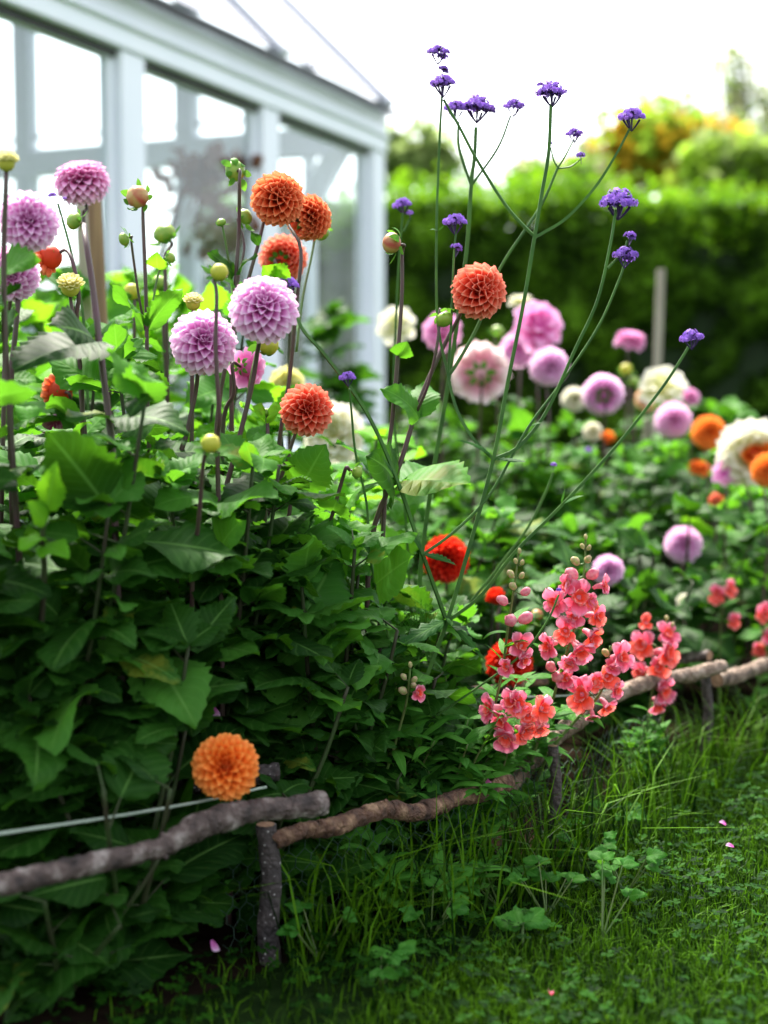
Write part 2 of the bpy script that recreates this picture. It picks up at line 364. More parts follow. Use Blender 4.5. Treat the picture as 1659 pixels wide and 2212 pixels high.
CORE = ball_mesh(M['core']); BALL = {'g': ball_mesh(M['budg'], 16, 8, .05, .8), 'y': ball_mesh(M['budy'], 16, 8, .04, 1.0), 'r': ball_mesh(M['budr'], 18, 8, .05, .9)}

KIND = {  # n petals, outermost angle, shape of inner / mid / outer petals, axial squash
    'ball': (160, 138, dict(hw=.125, cup=1.1, pt=0, reflex=0), dict(hw=.165, cup=1.0, pt=0, reflex=.4), dict(hw=.185, cup=.7, pt=0, reflex=.8), .86),
    'pom': (145, 142, dict(hw=.125, cup=1.3, pt=0, reflex=0), dict(hw=.168, cup=1.3, pt=.05, reflex=.25), dict(hw=.185, cup=1.0, pt=.12, reflex=.5), .92),
    'loose': (64, 112, dict(hw=.14, cup=1.0, pt=.4, reflex=0), dict(hw=.23, cup=.55, pt=.5, reflex=.3), dict(hw=.24, cup=.4, pt=.5, reflex=.7), .75),
    'open': (26, 100, dict(hw=.14, cup=.8, pt=.4, reflex=0), dict(hw=.26, cup=.45, pt=.3, reflex=.5), dict(hw=.28, cup=.35, pt=.3, reflex=.9), .6),
    'half': (46, 84, dict(hw=.14, cup=1.0, pt=.2, reflex=-.1), dict(hw=.2, cup=.9, pt=.2, reflex=-.5), dict(hw=.22, cup=.8, pt=.2, reflex=-1.1), 1.0),
}
def bloom(t, c, axis, Rr, kind, col, mid=None, seed=0):
    """flower head of thing t: heart, petals in a spiral, green bracts behind"""
    r = random.Random(seed * 7 + 3); n, tm, s0, s1, s2, sq = KIND[kind]
    axis = V(axis).normalized(); B = frame(c, axis, V((0, 0, 1)) if abs(axis.z) < .9 else V((0, 1, 0)))
    ck = (round(Rr, 4), mid or col)
    if ck not in CORE_R: CORE_R[ck] = remat(scaled(CORE, Rr * (.40 if kind != 'half' else .62)), M[mid or col])
    b = obj('bloom', CORE_R[ck], t, rel(t, B))
    roll = r.uniform(0, 6); sq *= r.uniform(.86, 1.08); n = int(n * r.uniform(.88, 1.08))
    for i in range(n):
        th = math.radians(tm) * ((i + .6) / n) ** (.60 if kind != 'open' else .5); ph = roll + i * 2.399963 + r.uniform(-.04, .04)
        th += r.uniform(-.025, .025)
        d = V((math.cos(th), math.sin(th) * math.cos(ph), math.sin(th) * math.sin(ph)))
        up = V((math.sin(th), -math.cos(th) * math.cos(ph), -math.cos(th) * math.sin(ph)))   # towards the face of the bloom
        dg = math.degrees(th); k = min(1, max(.0, (dg - 8) / 42)); s = .5 + .5 * k * (2 - k)
        me = petal(s0 if dg < 24 else (s1 if dg < 80 else s2), (mid if (mid and dg < 42) else col))
        L = Rr * (1 - .14 * math.exp(-(dg / 26) ** 2)) * r.uniform(.96, 1.03)
        m = frame((0, 0, 0), d, up, L, Rr * s * r.uniform(.94, 1.08), Rr * s)
        m = Matrix.Diagonal((sq, 1, 1, 1)) @ Matrix.Rotation(r.uniform(-.09, .09), 4, d) @ m
        obj('petal', me, b, m)
    for i in range(7):                                  # bracts under the head
        ph = i * .9 + r.random() * .3; th = math.radians(158)
        d = V((math.cos(th), math.sin(th) * math.cos(ph), math.sin(th) * math.sin(ph)))
        out = V((-.35, math.cos(ph), math.sin(ph)))
        obj('bract', LEAF['bract'][i % 3], b, frame(d * Rr * .40, out, V((-1, 0, 0)), Rr * r.uniform(.30, .42)))
    return b
CORE_R = {}
def scaled(me, s):
    c = me.copy(); c.transform(Matrix.Scale(s, 4)); return c
BUDS = {}
def bud(t, c, axis, Rr, col='g', seed=0):
    r = random.Random(seed + 5); axis = V(axis).normalized()
    k = (round(Rr, 4), col)
    if k not in BUDS: BUDS[k] = scaled(BALL[col], Rr)
    b = obj('bud', BUDS[k], t, rel(t, frame(c, axis, V((.3, .2, 1)))))
    for i in range(7):
        ph = i * .9 + r.random() * .3
        th = math.radians(r.uniform(125, 150)); d = V((math.cos(th) * .85, math.sin(th) * math.cos(ph), math.sin(th) * math.sin(ph)))
        out = V((r.uniform(-.3, .7), math.cos(ph), math.sin(ph)))
        obj('bract', LEAF['bract'][r.randrange(3)], b, frame(d * Rr, out, V((-1, .2, .1)), Rr * r.uniform(1.0, 1.6)))
    return b
def ax(a): return V((a[0], -a[2], a[1]))     # (right, up, towards camera) -> garden axes

DG = 'dahlias in the flower bed'
seedn = [0]
def terminal(t, spec, pts):
    """spec = (kind, colour, x, y, d, radius in photo px, axis)"""
    kind, col, x, y, d, rp, a = spec[:7]; mid = spec[7] if len(spec) > 7 else None
    seedn[0] += 1
    c = P(x, y, d); Rr = rp * d / F; A = ax(a).normalized()
    if kind == 'bud': bud(t, c, A, Rr, col, seedn[0]); att = c - A * Rr * .75
    else: bloom(t, c, A, Rr, kind, col, mid, seedn[0]); att = c - A * Rr * .42
    return [att, att - A * Rr * .55] + pts
def dahlia(label, spec, pts=(), base=None, rad=.0026, subs=(), leaves=(), mat_='stem', name='dahlia', cat='dahlia', group=DG, autol=2):
    """one flowering dahlia stalk: stem down to the soil, bloom or bud, side shoots, leaves"""
    d = spec[4]; pp = [P(*q) for q in pts]
    tail = pp[-1] if pp else P(spec[2], spec[3] + 120, d)
    if not pp: pp = [tail]
    g = V((base[0], base[1], 0)) if base else V((tail.x + R.uniform(-.03, .03), tail.y + R.uniform(.0, .06), 0))
    t = thing(name, g, label, cat, group)
    path = terminal(t, spec, pp)
    mid_ = tail.lerp(g, .5) + V((R.uniform(-.01, .01), 0, 0))
    sp = spline(path + [mid_, g], 5)
    mb = MB(); tube(mb, [q - g for q in sp], rad * .8, rad * 1.5, 7); obj('stem', mb.build('stem', M[mat_]), t)
    for sspec, spts in subs:
        pth = terminal(t, sspec, [P(*q) for q in spts]); mb = MB()
        tube(mb, [q - g for q in spline(pth, 5)], rad * .6, rad * .75, 6); obj('side_shoot', mb.build('side_shoot', M['stemg'] if R.random() < .5 else M['stem']), t)
    for lf in leaves:
        b0, t0 = P(*lf[0]), P(*lf[1]); key = lf[2] if len(lf) > 2 else 'leaf2'; up = ax(lf[3]) if len(lf) > 3 else V((0, -.35, 1))
        leaf(t, b0, t0 - b0, up, (t0 - b0).length * 1.06, key, lf[4] if len(lf) > 4 else None, lf[5] if len(lf) > 5 else 1.0)
    for i in range(autol):                       # leaves low on the stalk, inside the foliage
        k = tail.lerp(g, .12 + .2 * i + R.random() * .15); a = R.uniform(0, 6.28)
        for s in (0, math.pi): leaf(t, k, V((math.cos(a + s), math.sin(a + s), R.uniform(-.1, .4))), V((0, 0, 1)), R.uniform(.05, .085), 'leaf')
    return t

# ------------------------------------------------------------------ ground, lawn, bed
FENCE = [V((-1.2, .62, 0)), V((-.52, 1.27, 0)), V((-.137, 1.645, 0)), V((.242, 2.01, 0)), V((.563, 2.49, 0)), V((1.05, 2.86, 0)), V((2.2, 3.2, 0))]
FS = spline(FENCE, 10)
def fence_side(x, y):
    """> 0 on the lawn, < 0 in the bed"""
    best = 1e9; s = 0
    for a, b in zip(FS, FS[1:]):
        ab = b - a; t = max(0, min(1, ((x - a.x) * ab.x + (y - a.y) * ab.y) / ab.length_squared)); qx, qy = a.x + ab.x * t, a.y + ab.y * t
        dd = (x - qx) ** 2 + (y - qy) ** 2
        if dd < best: best = dd; s = math.copysign(math.sqrt(dd), ab.y * (x - qx) - ab.x * (y - qy))
    return s
g = obj('ground', mesh('ground', [(-900, -900, -.012), (900, -900, -.012), (900, 900, -.012), (-900, 900, -.012)], [(0, 1, 2, 3)], M['ground'])); tag(g, None, None, kind='structure')
def poly_sheet(name, pts, z, m):
    o = obj(name, mesh(name, [(p[0], p[1], z) for p in pts], [tuple(range(len(pts)))], m, smooth=False)); tag(o, None, None, kind='structure'); return o
poly_sheet('bed_soil', [(p.x, p.y) for p in FS] + [(2.6, 5.6), (-3, 5.6), (-3, .62)], -.004, M['soil'])
poly_sheet('lawn', [(p.x, p.y) for p in reversed(FS)] + [(-1.2, -.5), (2.6, -.5), (2.6, 3.2)], -.0035, M['turf'])

def blades(n, gen, rs):
    """many tapering blades: gen -> x, y, z, height, width, heading, lean"""
    vs_ = np.zeros((n * 5, 3), np.float32)
    for i in range(n):
        x, y, z, h, wd, a, ln = gen(rs)
        ca, sa = math.cos(a), math.sin(a); tx, ty = -sa * wd / 2, ca * wd / 2
        m = h * .55; vs_[i * 5:i * 5 + 5] = [(x - tx, y - ty, z), (x + tx, y + ty, z), (x + ca * ln * .3 * h + tx * .8, y + sa * ln * .3 * h + ty * .8, z + m), (x + ca * ln * .3 * h - tx * .8, y + sa * ln * .3 * h - ty * .8, z + m), (x + ca * ln * h, y + sa * ln * h, z + h * (1 - .35 * min(1, ln * ln)))]
    f = []
    for i in range(n): f += [(i * 5, i * 5 + 1, i * 5 + 2, i * 5 + 3), (i * 5 + 3, i * 5 + 2, i * 5 + 4)]
    return vs_, f, np.repeat(np.array([[rs.random(), 0] for _ in range(n)], np.float32), 5, 0)
rg = random.Random(11)
def lawn_gen(rs):
    while True:
        x, y = rs.uniform(-.5, 1.6), 1.2 + rs.random() ** 1.2 * 1.75
        fs_ = fence_side(x, y); strip = max(.04, .2 * (1 - (x + .1) / .65))      # the unmown strip along the fence is thin and ragged
        if fs_ > -.03 and abs(x) < y * .45 + .2 and (fs_ > strip or rs.random() < .14): break
    k = rs.random(); edge = max(0, 1 - abs(fence_side(x, y)) / .12) * (x > -.12)
    h = rs.uniform(.012, .034) + (.05 * edge * rs.random())
    return x, y, -.004, h, rs.uniform(.0014, .003), rs.uniform(0, 6.28), rs.uniform(.1, 1.1)
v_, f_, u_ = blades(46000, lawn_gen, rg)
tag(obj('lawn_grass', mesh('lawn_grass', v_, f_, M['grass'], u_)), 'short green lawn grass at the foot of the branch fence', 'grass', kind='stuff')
def tall_gen(rs):
    s = rs.random() * .42 + .35; p = FS[int(s * (len(FS) - 1))]; o = rs.gauss(0.02, .035)
    return p.x + .69 * o + rs.uniform(-.04, .04), p.y - .72 * o + rs.uniform(-.04, .04), -.004, rs.uniform(.07, .2), rs.uniform(.002, .0045), rs.uniform(0, 6.28), rs.uniform(.15, 1.3)
v_, f_, u_ = blades(900, tall_gen, rg)
tag(obj('tall_grass', mesh('tall_grass', v_, f_, M['grass'], u_)), 'longer grass growing through the wire netting along the fence', 'grass', kind='stuff')
mb = MB()
for i in range(3600):                             # clover: three heart-shaped leaflets on a stalk
    while True:
        x, y = rg.uniform(-.4, 1.5), 1.25 + rg.random() ** 1.2 * 1.6
        if fence_side(x, y) > -.06 and abs(x) < y * .45 + .2 and math.sin(x * 9 + 2) * math.sin(y * 8 + x * 3) > rg.uniform(-1, .5): break
    cr = rg.random(); z = rg.uniform(.008, .034); a0 = rg.uniform(0, 6.28); s = rg.uniform(.005, .0105); tl = rg.uniform(-.5, .5)
    for k in range(3):
        a = a0 + k * 2.094; c, s_ = math.cos(a), math.sin(a)
        loc = [(0, 0, 0), (.55, -.5, .12), (1.0, -.42, .1), (.88, 0, -.02), (1.0, .42, .1), (.55, .5, .12)]
        mb.add([(x + s * (c * q[0] - s_ * q[1]), y + s * (s_ * q[0] + c * q[1]), z + s * (q[2] + tl * (c * q[0] - s_ * q[1]))) for q in loc], [(0, 1, 2, 3), (0, 3, 4, 5)], [(cr, 0)] * 6)
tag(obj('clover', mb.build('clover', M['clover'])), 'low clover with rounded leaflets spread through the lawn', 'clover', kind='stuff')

# ------------------------------------------------------------------ greenhouse
GC = V((0.005, 6.6, 0)); GU = V((.39, .921, 0)).normalized(); GN = V((-.921, .39, 0)).normalized()
def Wp(a, b, z): return GC - GU * a + GN * b + V((0, 0, z))
gh = thing('greenhouse', GC, 'white timber greenhouse with large panes and pitched glass roof', 'greenhouse')
def gbox(name, a0, a1, b0, b1, z0, z1, m='white_paint', parent=None):
    mb = MB(); box_mb(mb, [Wp(a, b, z) - GC for z in (z0, z1) for a, b in ((a0, b0), (a1, b0), (a1, b1), (a0, b1))])
    o = obj(name, mb.build(name, M[m], False), parent or gh)
    if m == 'white_paint':
        bv = o.modifiers.new('bevel', 'BEVEL'); bv.width = .006; bv.segments = 1
    return o
def gpoly(name, pts, th, m, parent=None):
    """flat pane or bar through four or three wall points, with thickness"""
    p = [Wp(*q) for q in pts]; n = (p[1] - p[0]).cross(p[2] - p[0]).normalized() * th; k = len(p); mb = MB()
    mb.add([q - n / 2 - GC for q in p] + [q + n / 2 - GC for q in p], [tuple(range(k - 1, -1, -1)), tuple(range(k, 2 * k))] + [(i, (i + 1) % k, k + (i + 1) % k, k + i) for i in range(k)])
    return obj(name, mb.build(name, M[m], False), parent or gh)
LEN, WID, EZ = 4.05, 3.9, 1.99; TP = .98
posts = [.07, 1.12, 2.08, 3.04, LEN - .07]
for b0 in (0, WID - .09):                         # two long walls
    gbox('sill_wall', .0, LEN, b0 + .012, b0 + .078, 0, .42); gbox('sill', .0, LEN, b0 - .02, b0 + .11, .42, .46)
    gbox('eave_beam', -.002, LEN, b0 - .012, b0 + .10, 1.77, EZ - .004)
    gbox('eave_trim', -.004, LEN, b0 - .03, b0 + .118, 1.835, 1.855)
    for a in posts: gbox('post', a - .07, a + .07, b0, b0 + .09, .46, 1.77)
    for i in range(len(posts) - 1):
        x0, x1 = posts[i] + .07, posts[i + 1] - .07
        w_ = gbox('window', x0, x1, b0 + .03, b0 + .062, .46, .50)
        for q in ((x0, x0 + .03, .50, 1.74), (x1 - .03, x1, .50, 1.74), (x0, x1, 1.74, 1.77)): gbox('frame', q[0], q[1], b0 + .03, b0 + .062, q[2], q[3], parent=w_)
        gpoly('pane', [(x0 + .03, b0 + .046, .50), (x1 - .03, b0 + .046, .50), (x1 - .03, b0 + .046, 1.74), (x0 + .03, b0 + .046, 1.74)], .004, 'glass', w_)
        gbox('seal', x0, x1, b0 + .020, b0 + .0295, 1.745, 1.769, 'seal', w_)
RZ = lambda b: EZ + .02 + TP * (b if b < WID / 2 else WID - b)
for side in (0, 1):                               # roof slopes
    bb = lambda t: (-.06 + (WID / 2 + .06) * t) if side == 0 else (WID + .06 - (WID / 2 + .06) * t)
    for i in range(len(posts)):
        a = posts[i]; o = gpoly('rafter', [(a - .021, bb(0), RZ(bb(0)) + .015), (a + .021, bb(0), RZ(bb(0)) + .015), (a + .021, bb(1), RZ(bb(1)) + .015), (a - .021, bb(1), RZ(bb(1)) + .015)], .05, 'white_paint')
        if i:
            p0, p1 = posts[i - 1] + .03, a - .03
            gpoly('roof_pane', [(p0, bb(0), RZ(bb(0)) + .02), (p1, bb(0), RZ(bb(0)) + .02), (p1, bb(1), RZ(bb(1)) + .02), (p0, bb(1), RZ(bb(1)) + .02)], .006, 'roofglass')
    gbox('roof_edge', -.03, LEN + .02, bb(0) - .012, bb(0) + .012, RZ(bb(0)) - .026, RZ(bb(0)) - .006, 'seal')
gbox('ridge', -.02, LEN, WID / 2 - .04, WID / 2 + .04, RZ(WID / 2) + .03, RZ(WID / 2) + .12)
for a0 in (0.0, LEN - .09):                       # gable ends
    gbox('sill_wall', a0 + .012, a0 + .078, .09, WID - .09, 0, .42); gbox('sill', a0 - .01, a0 + .10, .09, WID - .09, .42, .46)
    gbox('transom', a0 + .003, a0 + .087, .10, WID - .10, 1.77, 1.90)
    gbox('glazing_bar', a0 + .03, a0 + .06, .10, WID - .10, 1.955, 1.968, 'seal')
    studs = [.045, .36, 1.01, 1.95, 2.9, WID - .045]
    for i, b in enumerate(studs):
        hw = .02 if i == 1 else .055
        if 0 < i < 5:
            gbox('stud', a0 + .006, a0 + .084, b - hw, b + hw, .46, 1.77); gbox('gable_stud', a0 + .006, a0 + .084, b - hw, b + hw, 1.90, RZ(b) - .03)
        if i < 5:
            b0, b1 = b + (.02 if i == 1 else .055), studs[i + 1] - .055
            gpoly('pane', [(a0 + .045, b0, .46), (a0 + .045, b1, .46), (a0 + .045, b1, 1.77), (a0 + .045, b0, 1.77)], .004, 'glass')
            gpoly('gable_pane', [(a0 + .045, b0, 1.90), (a0 + .045, b1, 1.90), (a0 + .045, b1, RZ(b1) - .05), (a0 + .045, b0, RZ(b0) - .05)], .004, 'glass')
gpoly('brace', [(.16, .10, 1.77), (.16, .22, 1.77), (.16, 1.02, .5), (.16, .90, .5)], .05, 'white_paint')

# dried flowers and a hoop inside, leafy pots behind the panes
c0 = P(465, 370, 5.5); t = thing('dried_flower_bunch', c0, 'brown dried flower bunch hanging inside the greenhouse window', 'dried flowers')
mb = MB()
for i in range(14):
    e = V((R.uniform(-.16, .16), R.uniform(-.1, .1), R.uniform(-.30, .02))); tube(mb, spline([V((0, 0, .1)), e * .5 + V((0, 0, .03)), e], 3), .003, .002, 4)
obj('stem', mb.build('stem', M['dry']), t)
for i in range(120):
    e = V((R.gauss(0, .085), R.gauss(0, .06), R.uniform(-.28, .05) if i % 3 else R.uniform(-.02, .06))); obj('dried_petal', LEAF['dryleaf'][i % 3], t, frame(e, V((R.uniform(-1, 1), R.uniform(-1, 1), R.uniform(-1, 1))), V((R.random(), -1, R.random())), R.uniform(.05, .10)))
hp = [P(340, 640, 5.6), P(375, 480, 5.62), P(395, 410, 5.65), P(430, 365, 5.7), P(500, 345, 5.8), P(545, 380, 5.9), P(555, 480, 5.95)]
hp = [V((hp[0].x, hp[0].y, 0))] + hp + [V((hp[-1].x, hp[-1].y, 0))]
mb = MB(); tube(mb, spline(hp, 6), .016, .016, 6); tag(obj('support_hoop', mb.build('support_hoop', M['seal'])), 'dark bent hoop standing inside the greenhouse under the dried flowers', 'hoop')

# ------------------------------------------------------------------ hedge and far trees
rh = np.random.default_rng(5)
def cards(pts, size, mrange, rs, flat=.0):
    """small leaf-like quads at the points, random turn"""
    n = len(pts); q = rs.normal(size=(n, 3)); q[:, 2] += flat; q /= np.linalg.norm(q, axis=1)[:, None]
    t = np.cross(q, rs.normal(size=(n, 3))); t /= np.linalg.norm(t, axis=1)[:, None]; b = np.cross(q, t)
    s = (size * rs.uniform(.6, 1.4, n))[:, None]
    v = np.stack([pts - t * s, pts + b * s * .5, pts + t * s, pts - b * s * .5], 1).reshape(-1, 3)
    return v, [(4 * i, 4 * i + 1, 4 * i + 2, 4 * i + 3) for i in range(n)], np.repeat(np.stack([rs.random(n), rs.random(n)], 1), 4, 0)
hedge = thing('hedge', V((3.2, 9.6, 0)), 'tall clipped evergreen hedge with lime new growth on top', 'hedge')
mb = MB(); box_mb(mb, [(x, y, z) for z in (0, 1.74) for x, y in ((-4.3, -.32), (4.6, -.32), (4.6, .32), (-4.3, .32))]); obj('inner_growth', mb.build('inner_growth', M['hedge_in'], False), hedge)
def fnoise(x, z):
    return (np.sin(x * 5.1 + 1.3 * np.sin(z * 4.3)) * np.sin(z * 6.7 + 1.7 * np.sin(x * 3.1)) + .6 * np.sin(x * 13.1 + z * 3) * np.sin(z * 11.3 - x * 4)) * .15
n = 60000; x = rh.uniform(-4.4, 4.7, n); z = rh.uniform(0, 1.88, n); dep = rh.exponential(.05, n)
fn = fnoise(x, z); y = -.46 - fn + dep
v_, f_, u_ = cards(np.stack([x, y, z], 1), .034, None, rh, .2); u_[:, 0] = np.repeat(np.clip(.32 + fn * 3.2 - dep * 3 + rh.normal(size=n) * .12, 0, 1), 4)   # paler on the outer sprays, darker deeper in
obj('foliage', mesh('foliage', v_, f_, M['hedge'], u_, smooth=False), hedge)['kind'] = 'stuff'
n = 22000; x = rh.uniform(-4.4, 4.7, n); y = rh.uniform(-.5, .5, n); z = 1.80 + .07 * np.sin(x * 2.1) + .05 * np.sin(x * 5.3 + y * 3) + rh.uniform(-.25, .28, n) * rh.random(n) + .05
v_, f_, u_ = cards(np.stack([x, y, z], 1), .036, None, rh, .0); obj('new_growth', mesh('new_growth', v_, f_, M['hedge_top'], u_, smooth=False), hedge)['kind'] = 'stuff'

def tree(label, px, d, lobes, cols, n, ls, name='tree', trunk_r=.14, seed=0, holes=.5):
    """lobes: (x, y, rx, ry) in photo px at distance d"""
    rs = np.random.default_rng(seed); rr = random.Random(seed)
    b = P(px, 850, d); b.z = 0; t = thing(name, b, label, 'tree', 'trees beyond the hedge')
    L = [(P(x, y, d), rx * d / F, ry * d / F) for x, y, rx, ry in lobes]
    top = max(q[0].z for q in L); mb = MB()
    tube(mb, spline([V((0, 0, 0)), V((.05, 0, top * .4)), V((-.03, .1, top * .8)), V((L[0][0].x - b.x, 0, top))], 5), trunk_r, trunk_r * .15, 8)
    for c, rx, rz in L:
        for k in range(5):
            e = c - b + V((rr.uniform(-.7, .7) * rx, rr.uniform(-.6, .6) * rx, rr.uniform(-.5, .7) * rz)); s0 = V((0, 0, min(top * .6, max(.5, e.z - rz * .9))))
            tube(mb, spline([s0, s0.lerp(e, .5) + V((0, 0, .1)), e], 3), trunk_r * .3, .01, 5)
    obj('trunk', mb.build('trunk', M['trunk']), t)
    tot = sum(q[1] * q[2] for q in L)
    for j, m in enumerate(cols):
        pts = []
        for c, rx, rz in L:
            k = int(n * rx * rz / tot / len(cols)); nc = max(5, int(14 * holes * 2))
            cc = rs.normal(size=(nc, 3)); cc /= np.linalg.norm(cc, axis=1)[:, None]; cc *= rs.uniform(.25, .95, (nc, 1))
            q = cc[rs.integers(0, nc, k)] + rs.normal(size=(k, 3)) * .28
            pts.append(q * np.array([rx, min(rx, rz) * .9, rz]) + np.array(c - b))
        v, f, u = cards(np.concatenate(pts), ls, None, rs)
        o = obj('crown', mesh('crown', v, f, m, u, smooth=False), t); o['kind'] = 'stuff'
    return t
def fol(name, a, b, tf=.4): M[name] = plain(name, a, b, 1.2, .6, .75, spec=.1); return M[name]
fol('fg_dark', (.08, .14, .03), (.14, .2, .06), .5); fol('fg_mid', (.24, .32, .10), (.3, .4, .14), .65); fol('fg_orange', (.5, .26, .015), (.58, .4, .03)); fol('fg_olive', (.42, .42, .24), (.34, .35, .2), .7); fol('fg_lime', (.2, .34, .03), (.28, .44, .04))
tree('leafy dark green tree behind the greenhouse corner', 890, 15, [(890, 345, 75, 75), (850, 320, 55, 50), (960, 350, 55, 65)], [M['fg_dark'], M['fg_mid']], 900, .08, 'leafy_tree', seed=1)
tree('rounded tree with orange autumn leaves above the hedge', 1440, 14, [(1430, 330, 125, 85), (1330, 370, 80, 50), (1540, 350, 80, 60)], [M['fg_orange'], M['fg_orange'], M['fg_lime']], 4200, .085, 'autumn_tree', seed=2, holes=1)
tree('tall grey green conifer at the right edge of the sky', 1610, 20, [(1590, 130, 45, 50), (1600, 200, 62, 55), (1640, 260, 65, 60), (1700, 200, 60, 90)], [M['fg_olive'], M['fg_mid']], 620, .08, 'conifer', seed=3, holes=.8)
tree('sparse olive tree between the orange tree and the conifer', 1500, 18, [(1390, 240, 42, 40), (1480, 250, 62, 45), (1560, 290, 75, 55), (1640, 340, 60, 50)], [M['fg_olive'], M['fg_mid']], 620, .075, 'olive_green_tree', seed=4, holes=.7)
tree('low pale shrub top showing over the middle of the hedge', 1180, 13, [(1170, 385, 70, 35), (1260, 372, 55, 40)], [M['fg_olive'], M['fg_lime']], 900, .07, 'shrub', trunk_r=.05, seed=6, holes=.6)
tree('wide dark green tree behind the hedge on the right', 1600, 13, [(1590, 360, 110, 60), (1700, 350, 90, 70)], [M['fg_lime'], M['fg_mid']], 2600, .08, 'broad_tree', seed=7, holes=1)

# ------------------------------------------------------------------ branch fence
def branch(name, label, pts, wpx, m, cat='fence rail', group=None, knots=(), seed=0, sides=12, ext=None):
    p = [P(*q) for q in pts]
    if ext: p += [V(ext)]
    rr = random.Random(seed); d = sum(q[2] for q in pts) / len(pts); sp = spline(p, 14); n = len(sp)
    sp = [q + V((rr.uniform(-1, 1), rr.uniform(-1, 1), rr.uniform(-1, 1))) * .0012 for q in sp]
    ph = [rr.uniform(0, 6) for _ in range(4)]; rn = {}
    def rf(i, a):
        s = i / (n - 1); k = 1 + .05 * math.sin(s * 17 + ph[0]) + .03 * math.sin(s * 39 + ph[1]) + .05 * math.sin(a * 2 + s * 11 + ph[2]) + .03 * math.sin(a * 5 + s * 60 + ph[3])
        k += .045 * (rn.get((i, round(a, 2))) or rn.setdefault((i, round(a, 2)), rr.uniform(-1, 1)))
        for ks, ka in knots: k += ka * math.exp(-((s - ks) / .025) ** 2)
        return k
    b = sp[n // 2].copy(); t = thing(name, b, label, cat, group)
    rad = [w_ * q[2] / F / 2 for w_, q in zip(wpx, pts)] if isinstance(wpx, (list, tuple)) else [wpx * d / F / 2] * 2
    mb = MB(); tube(mb, [q - b for q in sp], rad[0], rad[-1], sides, False, 0, rf); obj('bark', mb.build('bark', M[m]), t)
    for e, nx, r_ in ((sp[0], sp[1], rad[0]), (sp[-1], sp[-2], rad[-1])):
        ax_ = (e - nx).normalized(); mb = MB(); o1 = ax_.orthogonal().normalized(); o2 = ax_.cross(o1)
        mb.add([e - b + ax_ * .0015] + [e - b - ax_ * .001 + (o1 * math.cos(k * .5236) + o2 * math.sin(k * .5236)) * r_ * .93 for k in range(12)], [(0, 1 + k, 1 + (k + 1) % 12) for k in range(12)]); obj('cut_end', mb.build('cut_end', M['wood']), t)
    for k in range(5):                             # side-twig stubs
        i = rr.randrange(4, n - 4); q = sp[i]; dr = V((rr.uniform(-.4, .4), -rr.random(), rr.uniform(-.5, 1))).normalized(); mb = MB()
        if k < len(knots) + 1: tube(mb, [q - b, q - b + dr * rad[0] * 1.35], rad[0] * .4, rad[0] * .28, 7); obj('twig_stub', mb.build('twig_stub', M[m]), t)
    return t
FG = 'rails of the low branch fence'
branch('branch_rail', 'thick grey knobbly branch rail at the lower left', [(-160, 1950, 1.30), (0, 1912, 1.37), (200, 1866, 1.45), (340, 1832, 1.50), (425, 1788, 1.54), (520, 1756, 1.58), (610, 1745, 1.62), (697, 1735, 1.655)], [50, 50, 48, 48, 56, 54, 52, 52], 'barkg', group=FG, knots=((.56, .22), (.66, .2)), seed=1, sides=16)
branch('branch_rail', 'brown branch rail meeting the grey one at the near post', [(586, 1818, 1.66), (650, 1796, 1.69), (720, 1786, 1.72), (790, 1760, 1.76), (840, 1748, 1.79), (890, 1756, 1.82), (945, 1742, 1.86), (985, 1724, 1.89), (1040, 1715, 1.93), (1098, 1688, 1.97)], [40, 36, 38, 40, 40, 38, 36, 38], 'barkb', group=FG, knots=((.48, .2), (.62, .25)), seed=2, sides=16)
branch('branch_rail', 'pale tan rail rising behind the snapdragons', [(1085, 1712, 2.02), (1140, 1655, 2.07), (1200, 1592, 2.11), (1262, 1545, 2.16)], [40, 40, 42, 40], 'barkt', group=FG, seed=3)
branch('branch_rail', 'tan rail between the snapdragons and the far post', [(1225, 1548, 2.19), (1330, 1500, 2.27), (1420, 1468, 2.36), (1490, 1458, 2.44), (1562, 1438, 2.50)], [34, 34, 32, 32, 30], 'barkt', group=FG, knots=((.5, .15),), seed=4)
branch('branch_rail', 'pale rail leaving the picture at the right edge', [(1548, 1470, 2.53), (1600, 1456, 2.62), (1660, 1436, 2.72), (1800, 1412, 2.9)], 32, 'barkt', group=FG, seed=5)
branch('branch_rail', 'short grey rail end behind the far post', [(1420, 1432, 2.70), (1480, 1422, 2.66), (1533, 1417, 2.62)], 24, 'barkg', group=FG, seed=6)
branch('branch_rail', 'dark rail stub poking out behind the low orange dahlia', [(330, 1715, 1.72), (470, 1690, 1.72), (604, 1667, 1.73)], 40, 'barkd', group=FG, seed=7)
branch('branch_rail', 'thin reddish rail behind the red dahlia and snapdragons', [(960, 1500, 2.25), (1060, 1488, 2.32), (1180, 1470, 2.40)], 18, 'barkb', group=FG, seed=8)
PGp = 'posts of the low branch fence'
